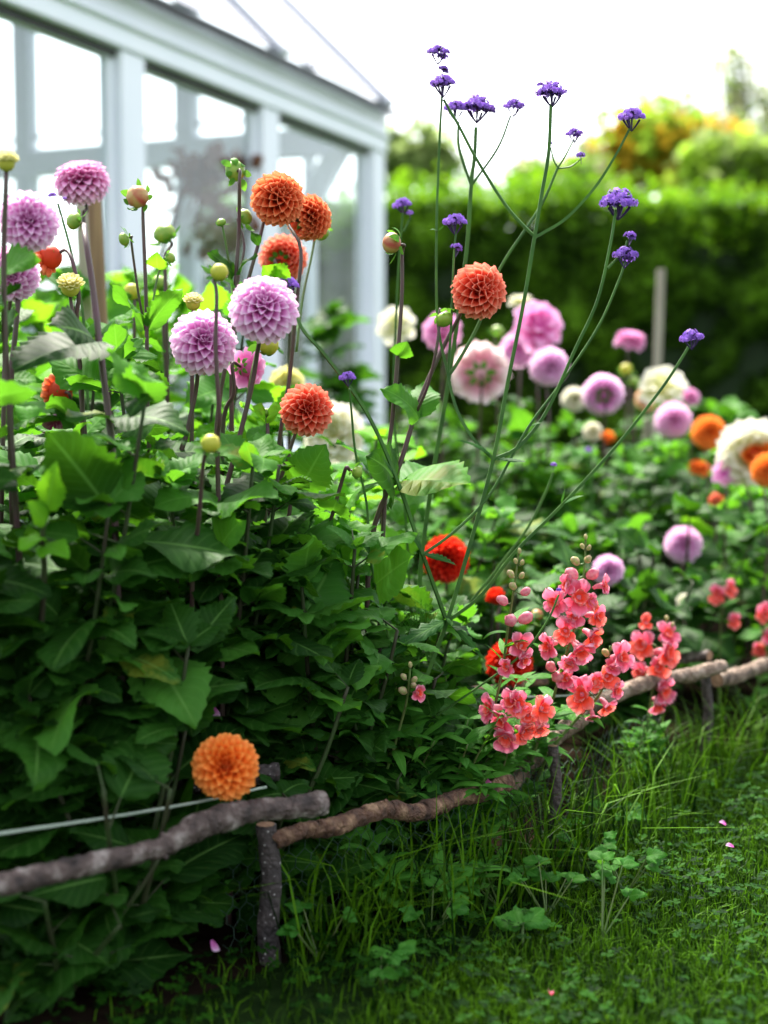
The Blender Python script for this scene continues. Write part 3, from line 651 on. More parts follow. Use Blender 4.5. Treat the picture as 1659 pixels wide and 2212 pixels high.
def fpost(label, x0, y0, x1, y1, d, wpx, m, seed):
    a, b = P(x0, y0, d), P(x1, y1, d); b = V((b.x, b.y, -.02))
    t = branch('fence_post', label, [(x0, y0, d)], [wpx, wpx], m, 'fence post', PGp, seed=seed, ext=a.lerp(b, .5)) if False else None
    rr = random.Random(seed); th = thing('fence_post', V((b.x, b.y, 0)), label, 'fence post', PGp); sp = spline([a, a.lerp(b, .35) + V((.004, 0, 0)), a.lerp(b, .7) - V((.003, 0, 0)), b], 8); mb = MB(); r0 = wpx * d / F / 2
    tube(mb, [q - V((b.x, b.y, 0)) for q in sp], r0 * .95, r0 * 1.08, 14, True, 0, lambda i, a_: 1 + .05 * math.sin(i * 1.3 + a_ * 2) + .03 * math.sin(a_ * 5 + i)); obj('bark', mb.build('bark', M[m]), th)
    top = MB(); e = sp[0] - V((b.x, b.y, 0)); top.add([e + V((0, 0, .003))] + [e + V((math.cos(k * .5236) * r0 * .9, math.sin(k * .5236) * r0 * .9, .001)) for k in range(12)], [(0, 1 + k, 1 + (k + 1) % 12) for k in range(12)]); obj('cut_top', top.build('cut_top', M['wood']), th)
fpost('dark speckled fence post under the grey and brown rails', 574, 1782, 588, 2110, 1.665, 47, 'barkd', 1)
fpost('slim dark fence post below the snapdragons', 1194, 1612, 1201, 1895, 2.05, 24, 'barkn', 2)
fpost('slim far fence post near the right edge', 1524, 1462, 1528, 1695, 2.50, 22, 'barkn', 3)
mb = MB(); tube(mb, spline([P(-150, 1828, 1.40), P(0, 1801, 1.44), P(220, 1768, 1.52), P(430, 1732, 1.60), P(575, 1700, 1.70)], 8), .0021, .0018, 6, rf=lambda i, a: 1 + .15 * math.sin(a * 2 + i * 2.2)); tag(obj('twine', mb.build('twine', M['string'])), 'pale green twine stretched above the grey rail', 'twine')
mb = MB(); tube(mb, spline([P(1000, 1512, 2.2), P(1120, 1506, 2.25), P(1260, 1500, 2.3), P(1370, 1478, 2.36)], 6), .0016, .0016, 5); tag(obj('fence_wire', mb.build('fence_wire', M['string'])), 'thin pale wire running behind the snapdragons', 'wire')
# chicken wire
mb = MB(); rw = random.Random(3); cw = .021; LW = []
acc = [0]
for a, b in zip(FS, FS[1:]): acc.append(acc[-1] + (b - a).length)
def along(s):
    for i in range(len(FS) - 1):
        if acc[i + 1] >= s: return FS[i].lerp(FS[i + 1], (s - acc[i]) / (acc[i + 1] - acc[i]))
    return FS[-1]
def wpt(s, h): q = along(s); bl = .012 * math.sin(s * 9 + h * 14) + .006 * math.sin(s * 31) + .03; return V((q.x - .69 * bl, q.y + .72 * bl, h + .004 * math.sin(s * 17 + h * 40)))
for i in range(int(acc[20] / cw) - 1, 118):
    for j in range(7):
        s0 = i * cw + (cw / 2 if j % 2 else 0); h0 = .004 + j * .0195
        A, B, C, D = wpt(s0, h0), wpt(s0, h0 + .011), wpt(s0 + cw / 2, h0 + .0195), wpt(s0 - cw / 2, h0 + .0195)
        tube(mb, [A, B], .0007, sides=3, cap=False); tube(mb, [B, C], .00045, sides=3, cap=False); tube(mb, [B, D], .00045, sides=3, cap=False)
tag(obj('wire_netting', mb.build('wire_netting', M['wire'])), 'dark hexagonal wire netting hung below the branch rails', 'netting')
# stakes
def stake(label, x0, y0, x1, y1, d, wpx, m):
    a, b = P(x0, y0, d), P(x1, y1, d); k = (b - a) / (a.z - b.z); b = a + k * a.z; r = wpx * d / F / 2; mb = MB(); L = V((b.x, b.y, 0))
    box_mb(mb, [q - L + V((sx * r, sy * r * .8, 0)) for q, s in ((b - V((0, 0, .03)), 1), (a, 1)) for sx, sy in ((-1, -1), (1, -1), (1, 1), (-1, 1))])
    t = obj('stake', mb.build('stake', M[m], False)); t.location = L; tag(t, label, 'stake', 'wooden stakes in the bed'); bv = t.modifiers.new('bevel', 'BEVEL'); bv.width = r * .3; bv.segments = 2
stake('pale wooden stake behind the upper left pink dahlia', 203, 405, 218, 700, 2.6, 27, 'stake')
stake('grey wooden stake beside the upper left pink dahlia', 178, 440, 190, 700, 2.75, 26, 'stakeg')
stake('weathered wooden stake standing before the hedge on the right', 1428, 582, 1420, 800, 5.0, 16, 'stakeg')
stake('slim stake among the pink dahlias in the far bed', 1398, 905, 1400, 1050, 4.2, 16, 'stakeg')

# ------------------------------------------------------------------ leafy dahlia plants
HERO = [(487, 1656, 92, 1.70), (662, 886, 78, 2.1), (962, 1208, 62, 2.6), (1100, 1432, 55, 2.4), (570, 667, 85, 1.9), (440, 740, 85, 1.95), (62, 478, 70, 1.8), (26, 592, 66, 1.9), (722, 935, 60, 2.9), (1034, 628, 70, 2.1), (612, 558, 60, 2.4), (1476, 1176, 46, 3.1), (1314, 1232, 40, 2.8), (900, 1330, 55, 2.05), (890, 1480, 42, 1.95), (1072, 1292, 28, 2.5), (1562, 1300, 44, 2.95), (1650, 1355, 44, 3.0), (1411, 1420, 60, 2.4), (1120, 1230, 40, 2.0)] + [(x, 1801 - x * .162, 16, 1.62) for x in range(0, 440, 40)]
def hides(p, out, Ls):
    for k in (0, .35, .7, 1.0):
        u, v, z = proj(p + out.normalized() * Ls * k)
        for x, y, r_, d in HERO:
            if z < d and (u - x) ** 2 + (v - y) ** 2 < (r_ + 12) ** 2: return True
    q = p + out.normalized() * Ls * .8
    return fence_side(q.x, q.y) > (-.035 if q.z > .11 else -.012)
def bush(label, x, y, h, nst, spread, L, key='leaf', hi=None, dens=1.0, zmin=.06, name='dahlia_bush', cat='dahlia plant', group='leafy dahlia plants', seed=0, cull=True, lat=.7, smat='stemd'):
    r = random.Random(seed); g = V((x, y, 0)); t = thing(name, g, label, cat, group); cnt = 0
    for s in range(nst):
        a = s * 6.283 / nst + r.uniform(-.4, .4); hh = h * r.uniform(.72, 1.04); rad = spread * r.uniform(.45, 1)
        pts = [V((0, 0, 0)), V((math.cos(a) * rad * .35, math.sin(a) * rad * .35, hh * .35)), V((math.cos(a) * rad * .75, math.sin(a) * rad * .75, hh * .7)), V((math.cos(a) * rad, math.sin(a) * rad, hh))]
        sp = spline(pts, 6); mb = MB(); last = 4
        z = zmin; ta = r.uniform(0, 6.28); todo = []; idx = {}
        while z < hh:
            i = min(range(len(sp)), key=lambda q: abs(sp[q].z - z)); p = sp[i]; top = z / hh
            for sd_ in (0, math.pi):
                q = ta + sd_ + r.uniform(-.6, .6); pl = r.uniform(.02, .06) * (1.1 - .6 * top)
                e = p + V((math.cos(q), math.sin(q), r.uniform(.1, .8))) * pl
                Ls = L * r.uniform(.6, 1.2) * (1.12 - .45 * top ** 3); out = V((math.cos(q), math.sin(q), r.uniform(-.45, .5) + .4 * top ** 4))
                todo.append((p, e, out, Ls, top)); idx[id(todo[-1])] = i
                if r.random() < lat:
                    for sg in (-1, 1): todo.append((None, e - (e - p) * .25, V((math.cos(q + sg * 1.0), math.sin(q + sg * 1.0), r.uniform(-.35, .2))), Ls * r.uniform(.55, .72), top))
            ta += 1.571; z += r.uniform(.055, .085) / dens
        for it in todo:
            p, e, out, Ls, top = it
            u, v, zz = proj(g + e)
            if cull and not (-330 < u < 1990 and v < 2480): continue
            if hides(g + e, out, Ls): continue
            if p is not None: tube(mb, [p, e], .0016, .0011, 4, False); last = max(last, idx.get(id(it), 4))
            k = key if not hi or r.random() > hi[1] * (.15 + 1.5 * top * top) else hi[0]  # mostly paler tone higher up: top light and shade below put into leaf colour
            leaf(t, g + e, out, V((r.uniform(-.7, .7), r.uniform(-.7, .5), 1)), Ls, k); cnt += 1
        tube(mb, sp[:last + 1], .0046, .0024, 6)
        for k_ in range(4):
            if last < len(sp) - 3: break
            q = ta + k_ * 1.571
            if hides(g + sp[-1], V((math.cos(q), math.sin(q), .5)), L * .5): continue
            leaf(t, g + sp[last], V((math.cos(q), math.sin(q), r.uniform(.2, .9))), V((r.uniform(-.4, .4), -.4, 1)), L * r.uniform(.35, .6), hi[0] if hi else key); cnt += 1
        obj('stem', mb.build('stem', M[smat]), t)
    return t, cnt
BN = 0
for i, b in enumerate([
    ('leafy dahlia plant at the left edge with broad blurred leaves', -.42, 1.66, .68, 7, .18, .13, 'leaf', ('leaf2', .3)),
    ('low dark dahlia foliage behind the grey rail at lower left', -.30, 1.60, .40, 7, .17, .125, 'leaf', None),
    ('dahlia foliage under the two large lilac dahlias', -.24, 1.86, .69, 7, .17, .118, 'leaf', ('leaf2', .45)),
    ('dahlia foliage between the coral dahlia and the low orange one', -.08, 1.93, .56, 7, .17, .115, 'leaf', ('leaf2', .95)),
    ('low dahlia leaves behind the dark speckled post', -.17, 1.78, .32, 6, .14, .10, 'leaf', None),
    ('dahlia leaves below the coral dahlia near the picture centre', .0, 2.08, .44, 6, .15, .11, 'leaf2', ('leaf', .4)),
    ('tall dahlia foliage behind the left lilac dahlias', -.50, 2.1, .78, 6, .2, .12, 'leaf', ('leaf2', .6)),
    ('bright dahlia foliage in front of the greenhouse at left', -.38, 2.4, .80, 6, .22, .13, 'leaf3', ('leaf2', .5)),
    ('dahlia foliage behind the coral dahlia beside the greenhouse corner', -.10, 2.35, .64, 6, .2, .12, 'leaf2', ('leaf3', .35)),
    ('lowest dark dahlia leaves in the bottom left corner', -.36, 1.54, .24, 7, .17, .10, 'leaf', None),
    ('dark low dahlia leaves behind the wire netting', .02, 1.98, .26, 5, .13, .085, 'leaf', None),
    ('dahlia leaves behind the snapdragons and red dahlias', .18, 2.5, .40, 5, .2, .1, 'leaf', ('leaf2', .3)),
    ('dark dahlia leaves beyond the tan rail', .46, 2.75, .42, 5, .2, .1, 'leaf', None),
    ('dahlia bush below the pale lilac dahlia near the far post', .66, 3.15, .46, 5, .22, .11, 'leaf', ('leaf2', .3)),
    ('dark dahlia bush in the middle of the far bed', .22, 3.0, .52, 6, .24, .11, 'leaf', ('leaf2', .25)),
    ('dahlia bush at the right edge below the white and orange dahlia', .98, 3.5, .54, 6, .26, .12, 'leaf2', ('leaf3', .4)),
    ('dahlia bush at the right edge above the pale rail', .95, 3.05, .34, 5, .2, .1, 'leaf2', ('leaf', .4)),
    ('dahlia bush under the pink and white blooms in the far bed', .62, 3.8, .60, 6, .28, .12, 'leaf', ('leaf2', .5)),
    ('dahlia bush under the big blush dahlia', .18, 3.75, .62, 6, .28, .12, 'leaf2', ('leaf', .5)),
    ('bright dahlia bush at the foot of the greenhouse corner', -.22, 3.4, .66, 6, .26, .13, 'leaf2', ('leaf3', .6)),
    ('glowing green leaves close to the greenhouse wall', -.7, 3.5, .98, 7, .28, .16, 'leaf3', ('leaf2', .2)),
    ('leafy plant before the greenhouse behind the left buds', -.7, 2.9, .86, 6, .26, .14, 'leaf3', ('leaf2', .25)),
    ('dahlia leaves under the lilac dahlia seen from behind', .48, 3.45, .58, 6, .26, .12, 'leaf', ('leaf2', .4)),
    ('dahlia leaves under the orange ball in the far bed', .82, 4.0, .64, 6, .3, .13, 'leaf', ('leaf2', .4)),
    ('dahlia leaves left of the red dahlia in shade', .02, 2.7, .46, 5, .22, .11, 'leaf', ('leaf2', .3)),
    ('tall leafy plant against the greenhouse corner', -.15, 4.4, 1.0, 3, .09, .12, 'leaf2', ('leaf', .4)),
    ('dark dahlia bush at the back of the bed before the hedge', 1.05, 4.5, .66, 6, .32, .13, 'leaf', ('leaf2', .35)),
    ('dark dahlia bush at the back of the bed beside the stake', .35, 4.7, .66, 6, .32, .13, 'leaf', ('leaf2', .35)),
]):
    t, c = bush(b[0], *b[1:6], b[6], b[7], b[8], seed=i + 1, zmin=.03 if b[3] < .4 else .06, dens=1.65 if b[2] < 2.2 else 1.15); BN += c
print('bush leaves', BN)
c_ = P(400, 560, 6.6); bush('green leafy pot plant inside the greenhouse', c_.x, c_.y, 1.25, 5, .2, .13, 'leaf2', None, seed=77, zmin=.7, name='greenhouse_plant', cat='plant', group=None)

# ------------------------------------------------------------------ dahlia stalks (photo column, row, metres)
dahlia('rust orange ball dahlia, highest beside the greenhouse window', ('pom', 'rust', 600, 430, 2.03, 60, (.45, .25, .85)), [(560, 520, 2.06), (535, 610, 2.06), (512, 700, 2.06), (470, 900, 2.06)])
dahlia('rust orange ball dahlia seen from behind, right of the highest one', ('pom', 'rust', 668, 470, 2.10, 52, (.85, .3, -.45)), [(650, 540, 2.05), (640, 660, 2.05), (625, 820, 2.06), (600, 1000, 2.06)], subs=[(('bud', 'g', 695, 505, 2.16, 17, (.4, -.7, .3)), [(672, 560, 2.14), (655, 640, 2.12), (640, 760, 2.10)])])
dahlia('coral red dahlia from behind, half hidden above the lilac bloom', ('pom', 'coral', 612, 558, 2.35, 54, (.25, .25, -.9)), [(632, 620, 2.33), (625, 760, 2.35)])
dahlia('large lilac ball dahlia in front of the orange ones', ('ball', 'pink', 570, 667, 1.80, 77, (.12, .42, .9)), [(556, 760, 1.87), (540, 850, 1.88), (480, 1080, 1.88), (420, 1250, 1.88)], rad=.003,
       subs=[(('bud', 'y', 580, 745, 1.92, 22, (.6, -.1, .5)), [(545, 800, 1.9), (535, 860, 1.89)])])
dahlia('lilac ball dahlia crossed by a dark bud stem', ('ball', 'pink', 440, 740, 1.88, 74, (.3, .25, .92)), [(425, 830, 1.95), (405, 930, 1.95), (380, 1050, 1.95)], rad=.003)
dahlia('small half open pink dahlia beside the lilac ball', ('open', 'pinkd', 532, 795, 1.95, 48, (.35, -.1, -.5)), [(505, 850, 1.93), (480, 950, 1.95)])
dahlia('coral ball dahlia lower centre left, before a white bloom', ('pom', 'coral', 662, 886, 1.98, 60, (.28, .12, .95)), [(640, 930, 2.03), (622, 985, 2.03), (596, 1070, 2.03), (570, 1170, 2.03)])
dahlia('coral ball dahlia standing alone before the dark hedge', ('pom', 'coral', 1034, 628, 2.0, 63, (.45, .12, .85)), [(992, 683, 2.04), (950, 765, 2.05), (905, 870, 2.04), (865, 1000, 2.03), (800, 1180, 2.03)], rad=.003,
       subs=[(('bud', 'g', 960, 690, 2.0, 19, (.35, -.75, .4)), [(945, 740, 2.0), (925, 830, 2.01), (900, 890, 2.03)])],
       leaves=[((905, 905, 2.03), (832, 835, 2.0), 'leaf2', (.5, .6, .6)), ((900, 900, 2.03), (925, 830, 2.08), 'leaf2', (-.2, .2, .9)), ((868, 1045, 2.03), (1010, 1050, 1.96), 'leaf2', (0, .9, .45), 2, 1.2), ((868, 1045, 2.03), (955, 1000, 2.12), 'leaf2', (0, .9, .3)), ((860, 1040, 2.03), (720, 985, 2.02), 'leaf2', (.3, .9, .2)), ((850, 1050, 2.03), (808, 985, 1.95), 'leaf', (0, .5, .9), None, 1.3)])
dahlia('lilac ball dahlia cut by the left edge', ('ball', 'pink', 62, 478, 1.72, 67, (.2, .15, .95)), [(48, 560, 1.8), (35, 700, 1.8), (22, 900, 1.8)], rad=.003)
dahlia('lilac dahlia under the leftmost one, partly behind stems', ('ball', 'pink', 26, 592, 1.80, 62, (.1, -.25, .9)), [(18, 680, 1.86), (10, 800, 1.86)], leaves=[((-10, 600, 1.7), (95, 575, 1.66), 'leaf2', (0, .6, .8)), ((5, 720, 1.75), (60, 690, 1.7), 'leaf', (0, .4, .9))])
dahlia('pink dahlia facing up, highest on the left', ('ball', 'pinkd', 176, 392, 2.3, 62, (-.1, .9, .3)), [(180, 470, 2.3), (196, 580, 2.28), (215, 720, 2.26), (240, 900, 2.24)], rad=.0034)
dahlia('opening yellow dahlia bud at the left edge', ('half', 'cream', 14, 352, 1.62, 30, (.1, .95, .2)), [(12, 420, 1.62), (8, 560, 1.63), (14, 800, 1.64)], rad=.003)
dahlia('opening cream dahlia bud left of the stakes', ('half', 'cream', 152, 620, 1.92, 34, (.1, .85, .5)), [(160, 690, 1.93), (172, 780, 1.93), (178, 900, 1.94)])
dahlia('wilting rust dahlia seen from behind near the left edge', ('half', 'rust', 108, 556, 1.95, 42, (-.8, -.3, -.2)), [(158, 570, 1.93), (170, 640, 1.93), (168, 760, 1.94)])
dahlia('dark red closed bud on a tall straight stem', ('bud', 'r', 297, 425, 2.02, 24, (-.25, .1, .95)), [(309, 470, 2.04), (314, 600, 2.04), (317, 720, 2.04), (318, 860, 2.04), (322, 1000, 2.04)],
       subs=[(('bud', 'g', 268, 517, 2.0, 14, (-.8, -.3, .3)), [(284, 525, 2.01), (300, 640, 2.03), (315, 715, 2.04)]), (('bud', 'g', 368, 557, 2.05, 12, (.7, .1, .3)), [(340, 600, 2.05), (328, 670, 2.04), (318, 715, 2.04)])],
       leaves=[((314, 712, 2.04), (218, 648, 2.0), 'leaf2', (-.4, .8, .3), None, .6), ((320, 712, 2.04), (392, 628, 2.0), 'leaf2', (.5, .6, .3), None, .7), ((341, 580, 2.05), (338, 548, 2.03), 'leaf3', (0, .2, 1), None, 1.5)])
dahlia('green bud seen from behind above the orange dahlias', ('bud', 'g', 508, 370, 2.02, 22, (-.4, .1, -.8)), [(517, 400, 2.0), (516, 500, 2.02), (510, 590, 2.02), (505, 700, 2.02), (500, 850, 2.02)],
       subs=[(('bud', 'g', 530, 468, 2.04, 17, (.5, .2, .3)), [(528, 530, 2.04), (515, 600, 2.03), (509, 640, 2.02)]), (('bud', 'g', 478, 480, 2.0, 10, (-.2, .8, .3)), [(490, 540, 2.01), (500, 600, 2.02), (507, 650, 2.02)])],
       leaves=[((506, 592, 2.02), (460, 543, 1.98), 'leaf', (.4, .6, .6), None, 1.0), ((512, 592, 2.02), (560, 560, 2.0), 'leaf', (-.3, .8, .4), None, .8), ((507, 622, 2.02), (488, 605, 2.0), 'leaf2', (0, .5, .8), None, 1.2), ((560, 530, 2.05), (543, 500, 2.05), 'leaf', (.3, .2, .9), None, .9), ((600, 620, 2.05), (570, 575, 2.0), 'leaf3', (0, .2, 1), None, 1.1), ((600, 620, 2.05), (612, 570, 2.0), 'leaf3', (0, .2, 1), None, 1.1)])
dahlia('green bud on a dark stem under the top left pink dahlia', ('bud', 'g', 160, 477, 1.9, 19, (-.7, .3, .4)), [(182, 500, 1.78), (200, 620, 1.74), (222, 800, 1.70), (245, 1000, 1.68), (250, 1200, 1.68)], rad=.0036,
       leaves=[((222, 748, 1.71), (40, 800, 1.62), 'leaf', (-.2, .8, .5), 2, 1.25), ((205, 735, 1.72), (110, 705, 1.66), 'leaf', (-.1, .5, .8), 5, 1.3), ((250, 905, 1.69), (395, 885, 1.64), 'leaf', (.1, .9, .4), 3, 1.0), ((240, 905, 1.69), (150, 890, 1.63), 'leaf', (-.1, .9, .4), 1, 1.1), ((-20, 720, 1.7), (62, 700, 1.62), 'leaf', (0, .4, .9), 6, 1.3)])
dahlia('bright young shoot at the left edge of the foliage', ('bud', 'g', 108, 1040, 1.52, 7, (0, 1, .2)), [(100, 1100, 1.52), (90, 1180, 1.53), (95, 1260, 1.56)], mat_='stemd', base=(-.42, 1.66),
       leaves=[((102, 1100, 1.52), (118, 1010, 1.49), 'leaf3', (.1, .2, 1), 1, .8), ((98, 1130, 1.52), (60, 1085, 1.49), 'leaf3', (.1, .5, .8), 2, .8), ((95, 1160, 1.53), (45, 1165, 1.49), 'leaf3', (0, .8, .6), 3, .8), ((92, 1180, 1.53), (140, 1190, 1.49), 'leaf3', (0, .8, .6), 4, .8)])
dahlia('plump green bud before the greenhouse post', ('bud', 'g', 355, 504, 2.3, 24, (-.3, .5, .4)), [(357, 560, 2.3), (358, 640, 2.3)])
dahlia('yellow bud on a thin red stem left of the lilac pair', ('bud', 'y', 474, 588, 1.72, 19, (.4, .5, .4)), [(468, 640, 1.72), (466, 760, 1.72), (474, 900, 1.73), (470, 1000, 1.75)], rad=.0024, leaves=[((470, 1085, 1.75), (350, 1050, 1.68), 'leaf2', (-.1, .85, .5), 3, 1.1), ((470, 1090, 1.75), (590, 1060, 1.68), 'leaf2', (.1, .85, .5), 1, 1.1), ((470, 1200, 1.74), (545, 1130, 1.68), 'leaf2', (.1, .5, .8), 9, 1.1), ((400, 1215, 1.72), (235, 1228, 1.62), 'leaf2', (-.1, .75, .6), 2, 1.15), ((330, 1420, 1.66), (210, 1480, 1.58), 'leaf2', (0, .7, .7), 6, 1.2), ((330, 1420, 1.66), (420, 1540, 1.58), 'leaf2', (.2, .7, .6), 4, 1.1)])
dahlia('cream bud just above the lilac dahlia', ('half', 'cream', 417, 655, 1.98, 26, (.05, .95, .3)), [(418, 700, 2.02), (415, 820, 2.02)])
dahlia('blurred yellow bud low among the leaves', ('bud', 'y', 455, 958, 1.60, 21, (.3, .5, .4)), [(438, 1010, 1.62), (430, 1120, 1.65), (415, 1260, 1.70)], rad=.0024, base=(-.27, 1.82))
dahlia('soft yellow bud behind the straight bud stem', ('bud', 'y', 285, 630, 2.35, 18, (-.4, .6, .2)), [(290, 680, 2.35)])
dahlia('green bud low behind the straight bud stem', ('bud', 'g', 347, 612, 2.4, 19, (.5, .6, .2)), [(350, 660, 2.4)])
dahlia('striped red bud on a long brown stem before the hedge', ('bud', 'r', 846, 525, 2.02, 22, (-.85, .15, .2)), [(869, 545, 2.03), (868, 640, 2.03), (860, 760, 2.03), (848, 900, 2.03), (832, 1060, 2.03)], leaves=[((862, 770, 2.03), (878, 738, 2.0), 'leaf2', (.2, .3, .9), None, 1.3)])
dahlia('two nodding green buds on a stem in the leafy middle', ('bud', 'g', 772, 1020, 1.93, 14, (.8, -.2, .3)), [(748, 1010, 1.93), (738, 1040, 1.94), (715, 1120, 1.95), (690, 1180, 1.96), (655, 1260, 1.97), (560, 1560, 1.98)],
       leaves=[((668, 1245, 1.97), (785, 1135, 1.9), 'leaf2', (-.4, .6, .7), 1, 1.1), ((665, 1250, 1.97), (590, 1190, 1.93), 'leaf2', (.3, .9, .3)), ((718, 1105, 1.95), (738, 1065, 1.92), 'leaf2', (.1, .3, .9), None, 1.5), ((560, 1430, 1.96), (638, 1455, 1.86), 'leaf2', (-.2, .8, .6), 3, 1.2), ((560, 1430, 1.96), (490, 1390, 1.88), 'leaf2', (.2, .7, .6)),
               ((812, 1262, 1.93), (912, 1212, 1.87), 'leaf2', (-.2, .5, .8), 0, 1.25), ((556, 1205, 1.92), (640, 1268, 1.85), 'leaf2', (.2, .8, .5), 2, 1.1), ((588, 1285, 1.92), (708, 1332, 1.84), 'leaf2', (-.1, .9, .5), 4, 1.0), ((650, 1398, 1.92), (798, 1440, 1.84), 'leaf2', (0, .85, .5), 6, 1.0), ((652, 1052, 1.97), (702, 962, 1.93), 'leaf2', (.1, .3, .9), 7, 1.3), ((700, 1500, 1.9), (610, 1560, 1.82), 'leaf2', (0, .7, .7), 8, 1.1), ((520, 1300, 1.88), (430, 1350, 1.80), 'leaf2', (.1, .8, .6), 5, 1.1)])
dahlia('small green bud on a slim stem between leaves', ('bud', 'g', 648, 1048, 1.95, 11, (.6, -.1, .3)), [(630, 1055, 1.95), (625, 1110, 1.95), (605, 1220, 1.96)], leaves=[((612, 1180, 1.95), (705, 1160, 1.86), 'leaf2', (0, .8, .6), 4, 1.2), ((612, 1190, 1.95), (640, 1260, 1.85), 'leaf2', (.4, .6, .6))])
dahlia('spidery green bud left of the coral dahlia', ('bud', 'g', 575, 890, 1.95, 10, (-.1, .8, .5)), [(578, 960, 1.95), (572, 1060, 1.96)], leaves=[((578, 900, 1.95), (608, 885, 1.92), 'leaf3', (0, .4, .9)), ((574, 900, 1.95), (545, 880, 1.92), 'leaf3', (0, .4, .9))])
dahlia('bright red dahlia behind the verbena stem', ('pom', 'red', 962, 1208, 2.55, 54, (.1, -.1, .95)), [(965, 1290, 2.6)], base=(.12, 2.62))
dahlia('red dahlia behind the snapdragon spikes', ('pom', 'red', 1100, 1432, 2.35, 54, (.1, .1, .95)), [(1105, 1500, 2.42)], base=(.22, 2.45))
dahlia('small red dahlia bud near the right snapdragon', ('half', 'red', 1072, 1292, 2.5, 24, (-.3, .6, .4)), [(1075, 1360, 2.5)], base=(.21, 2.55))
dahlia('tiny orange bud left of the tall snapdragon spike', ('bud', 'r', 1160, 1328, 2.45, 13, (.1, .8, .4)), [(1162, 1400, 2.45)])
dahlia('low orange ball dahlia resting by the grey rail', ('ball', 'orange', 487, 1656, 1.60, 76, (.05, .38, .92)), [(500, 1735, 1.72), (480, 1790, 1.76)], base=(-.2, 1.78), rad=.003, autol=0)
dahlia('coral dahlia from behind, deep in the left foliage', ('half', 'rust', 130, 845, 2.15, 42, (-.5, .1, -.6)), [(155, 880, 2.15), (165, 950, 2.15)])
dahlia('pink petalled dahlia buried in the leaves at left', ('open', 'pinkd', 120, 925, 2.2, 36, (-.3, .2, .6)), [(125, 980, 2.2)])
dahlia('big blurred white dahlia behind the coral ball', ('loose', 'white', 722, 935, 2.9, 72, (-.1, .2, .9)), [(725, 1020, 2.95)])
dahlia('pale yellow dahlia low behind the lilac one', ('loose', 'cream', 620, 830, 2.7, 42, (.1, .2, .9)), [(622, 900, 2.7)])
BG = 'blurred dahlias in the far part of the bed'
for a in [
    ('white open dahlia beside the greenhouse corner', ('open', 'white', 856, 705, 3.6, 46, (-.1, .1, .95))),
    ('soft pink dahlia left of the big blush one', ('loose', 'pinkd', 955, 715, 3.4, 46, (-.3, .3, .6))),
    ('big blush white dahlia behind the verbena stems', ('loose', 'blush', 1036, 805, 3.3, 70, (0, .15, -.9))),
    ('pink dahlia with upright petals above the pale lilac one', ('open', 'pinkd', 1160, 705, 3.5, 62, (.2, .3, .6))),
    ('white dahlia topping the pink cluster', ('open', 'white', 1125, 655, 3.7, 30, (0, .9, .2))),
    ('light pink dahlia between blush and lilac blooms', ('loose', 'pink', 1120, 755, 3.55, 42, (-.2, .2, .8))),
    ('pale lilac dahlia hanging below the pink cluster', ('ball', 'pink', 1186, 792, 3.4, 44, (.2, -.2, .8))),
    ('flat pink dahlia on a tall stem before the hedge', ('loose', 'pinkd', 1361, 738, 3.9, 36, (.1, .9, .2))),
    ('lilac dahlia seen from behind with green bracts', ('ball', 'pink', 1302, 852, 3.6, 46, (0, .2, -.85))),
    ('round white dahlia left of the lilac one seen from behind', ('ball', 'white', 1240, 862, 3.9, 28, (0, .1, .9))),
    ('white dahlia with long upright petals near the stake', ('open', 'white', 1430, 838, 3.8, 58, (-.1, .6, .6))),
    ('lilac dahlia under the long petalled white one', ('ball', 'pink', 1454, 908, 3.7, 42, (.1, -.1, .9))),
    ('small pink dahlia right of the white one', ('loose', 'pinkd', 1492, 858, 4.0, 22, (.3, .5, .6))),
    ('peach dahlia half hidden beside the white one', ('loose', 'peach', 1396, 862, 4.0, 26, (-.4, .1, .6))),
    ('orange ball dahlia on the right of the far bed', ('ball', 'orange', 1531, 934, 3.6, 39, (.1, .1, .95))),
    ('large white dahlia with an orange heart at the right edge', ('loose', 'white', 1622, 978, 3.3, 80, (.15, -.15, .95), 'orange')),
    ('orange dahlia cut by the right edge', ('ball', 'orange', 1660, 1015, 3.05, 40, (.2, .1, .9))),
    ('pale pink dahlia below left of the white and orange blooms', ('open', 'pink', 1566, 1022, 3.3, 32, (-.3, .3, .6))),
    ('small orange dahlia under the orange ball', ('loose', 'orange', 1510, 1012, 3.6, 26, (.1, .7, .3))),
    ('lilac ball dahlia above the far post', ('ball', 'pink', 1476, 1176, 3.1, 43, (-.1, .3, .9))),
    ('small cream dahlia beside the lilac ball', ('loose', 'cream', 1530, 1208, 3.2, 19, (.2, .4, .8))),
    ('lilac ball dahlia behind the snapdragon tip', ('ball', 'pink', 1314, 1232, 2.75, 36, (.1, .2, .9))),
    ('tiny white dahlia deep in the far bed', ('loose', 'white', 1280, 932, 3.8, 22, (0, .3, .8))),
    ('tiny orange dahlia right of the tiny white one', ('half', 'orange', 1312, 948, 3.7, 18, (.1, .6, .6))),
    ('pale bloom low at the far rail', ('open', 'white', 1480, 1300, 2.95, 22, (0, .5, .6))),
    ('yellow bud above the lilac bloom seen from behind', ('bud', 'y', 1352, 798, 3.7, 13, (0, .8, .4))),
    ('lime bud beside the yellow far bud', ('bud', 'g', 1370, 825, 3.7, 13, (.3, .8, .4))),
    ('green bud over the blush dahlia', ('bud', 'g', 1075, 715, 3.4, 14, (.3, .8, .3))),
    ('faded rust bloom low on the far right', ('half', 'rust', 1545, 1075, 3.3, 18, (0, -.5, .6))),
]:
    dahlia(a[0], a[1], group=BG, autol=1)

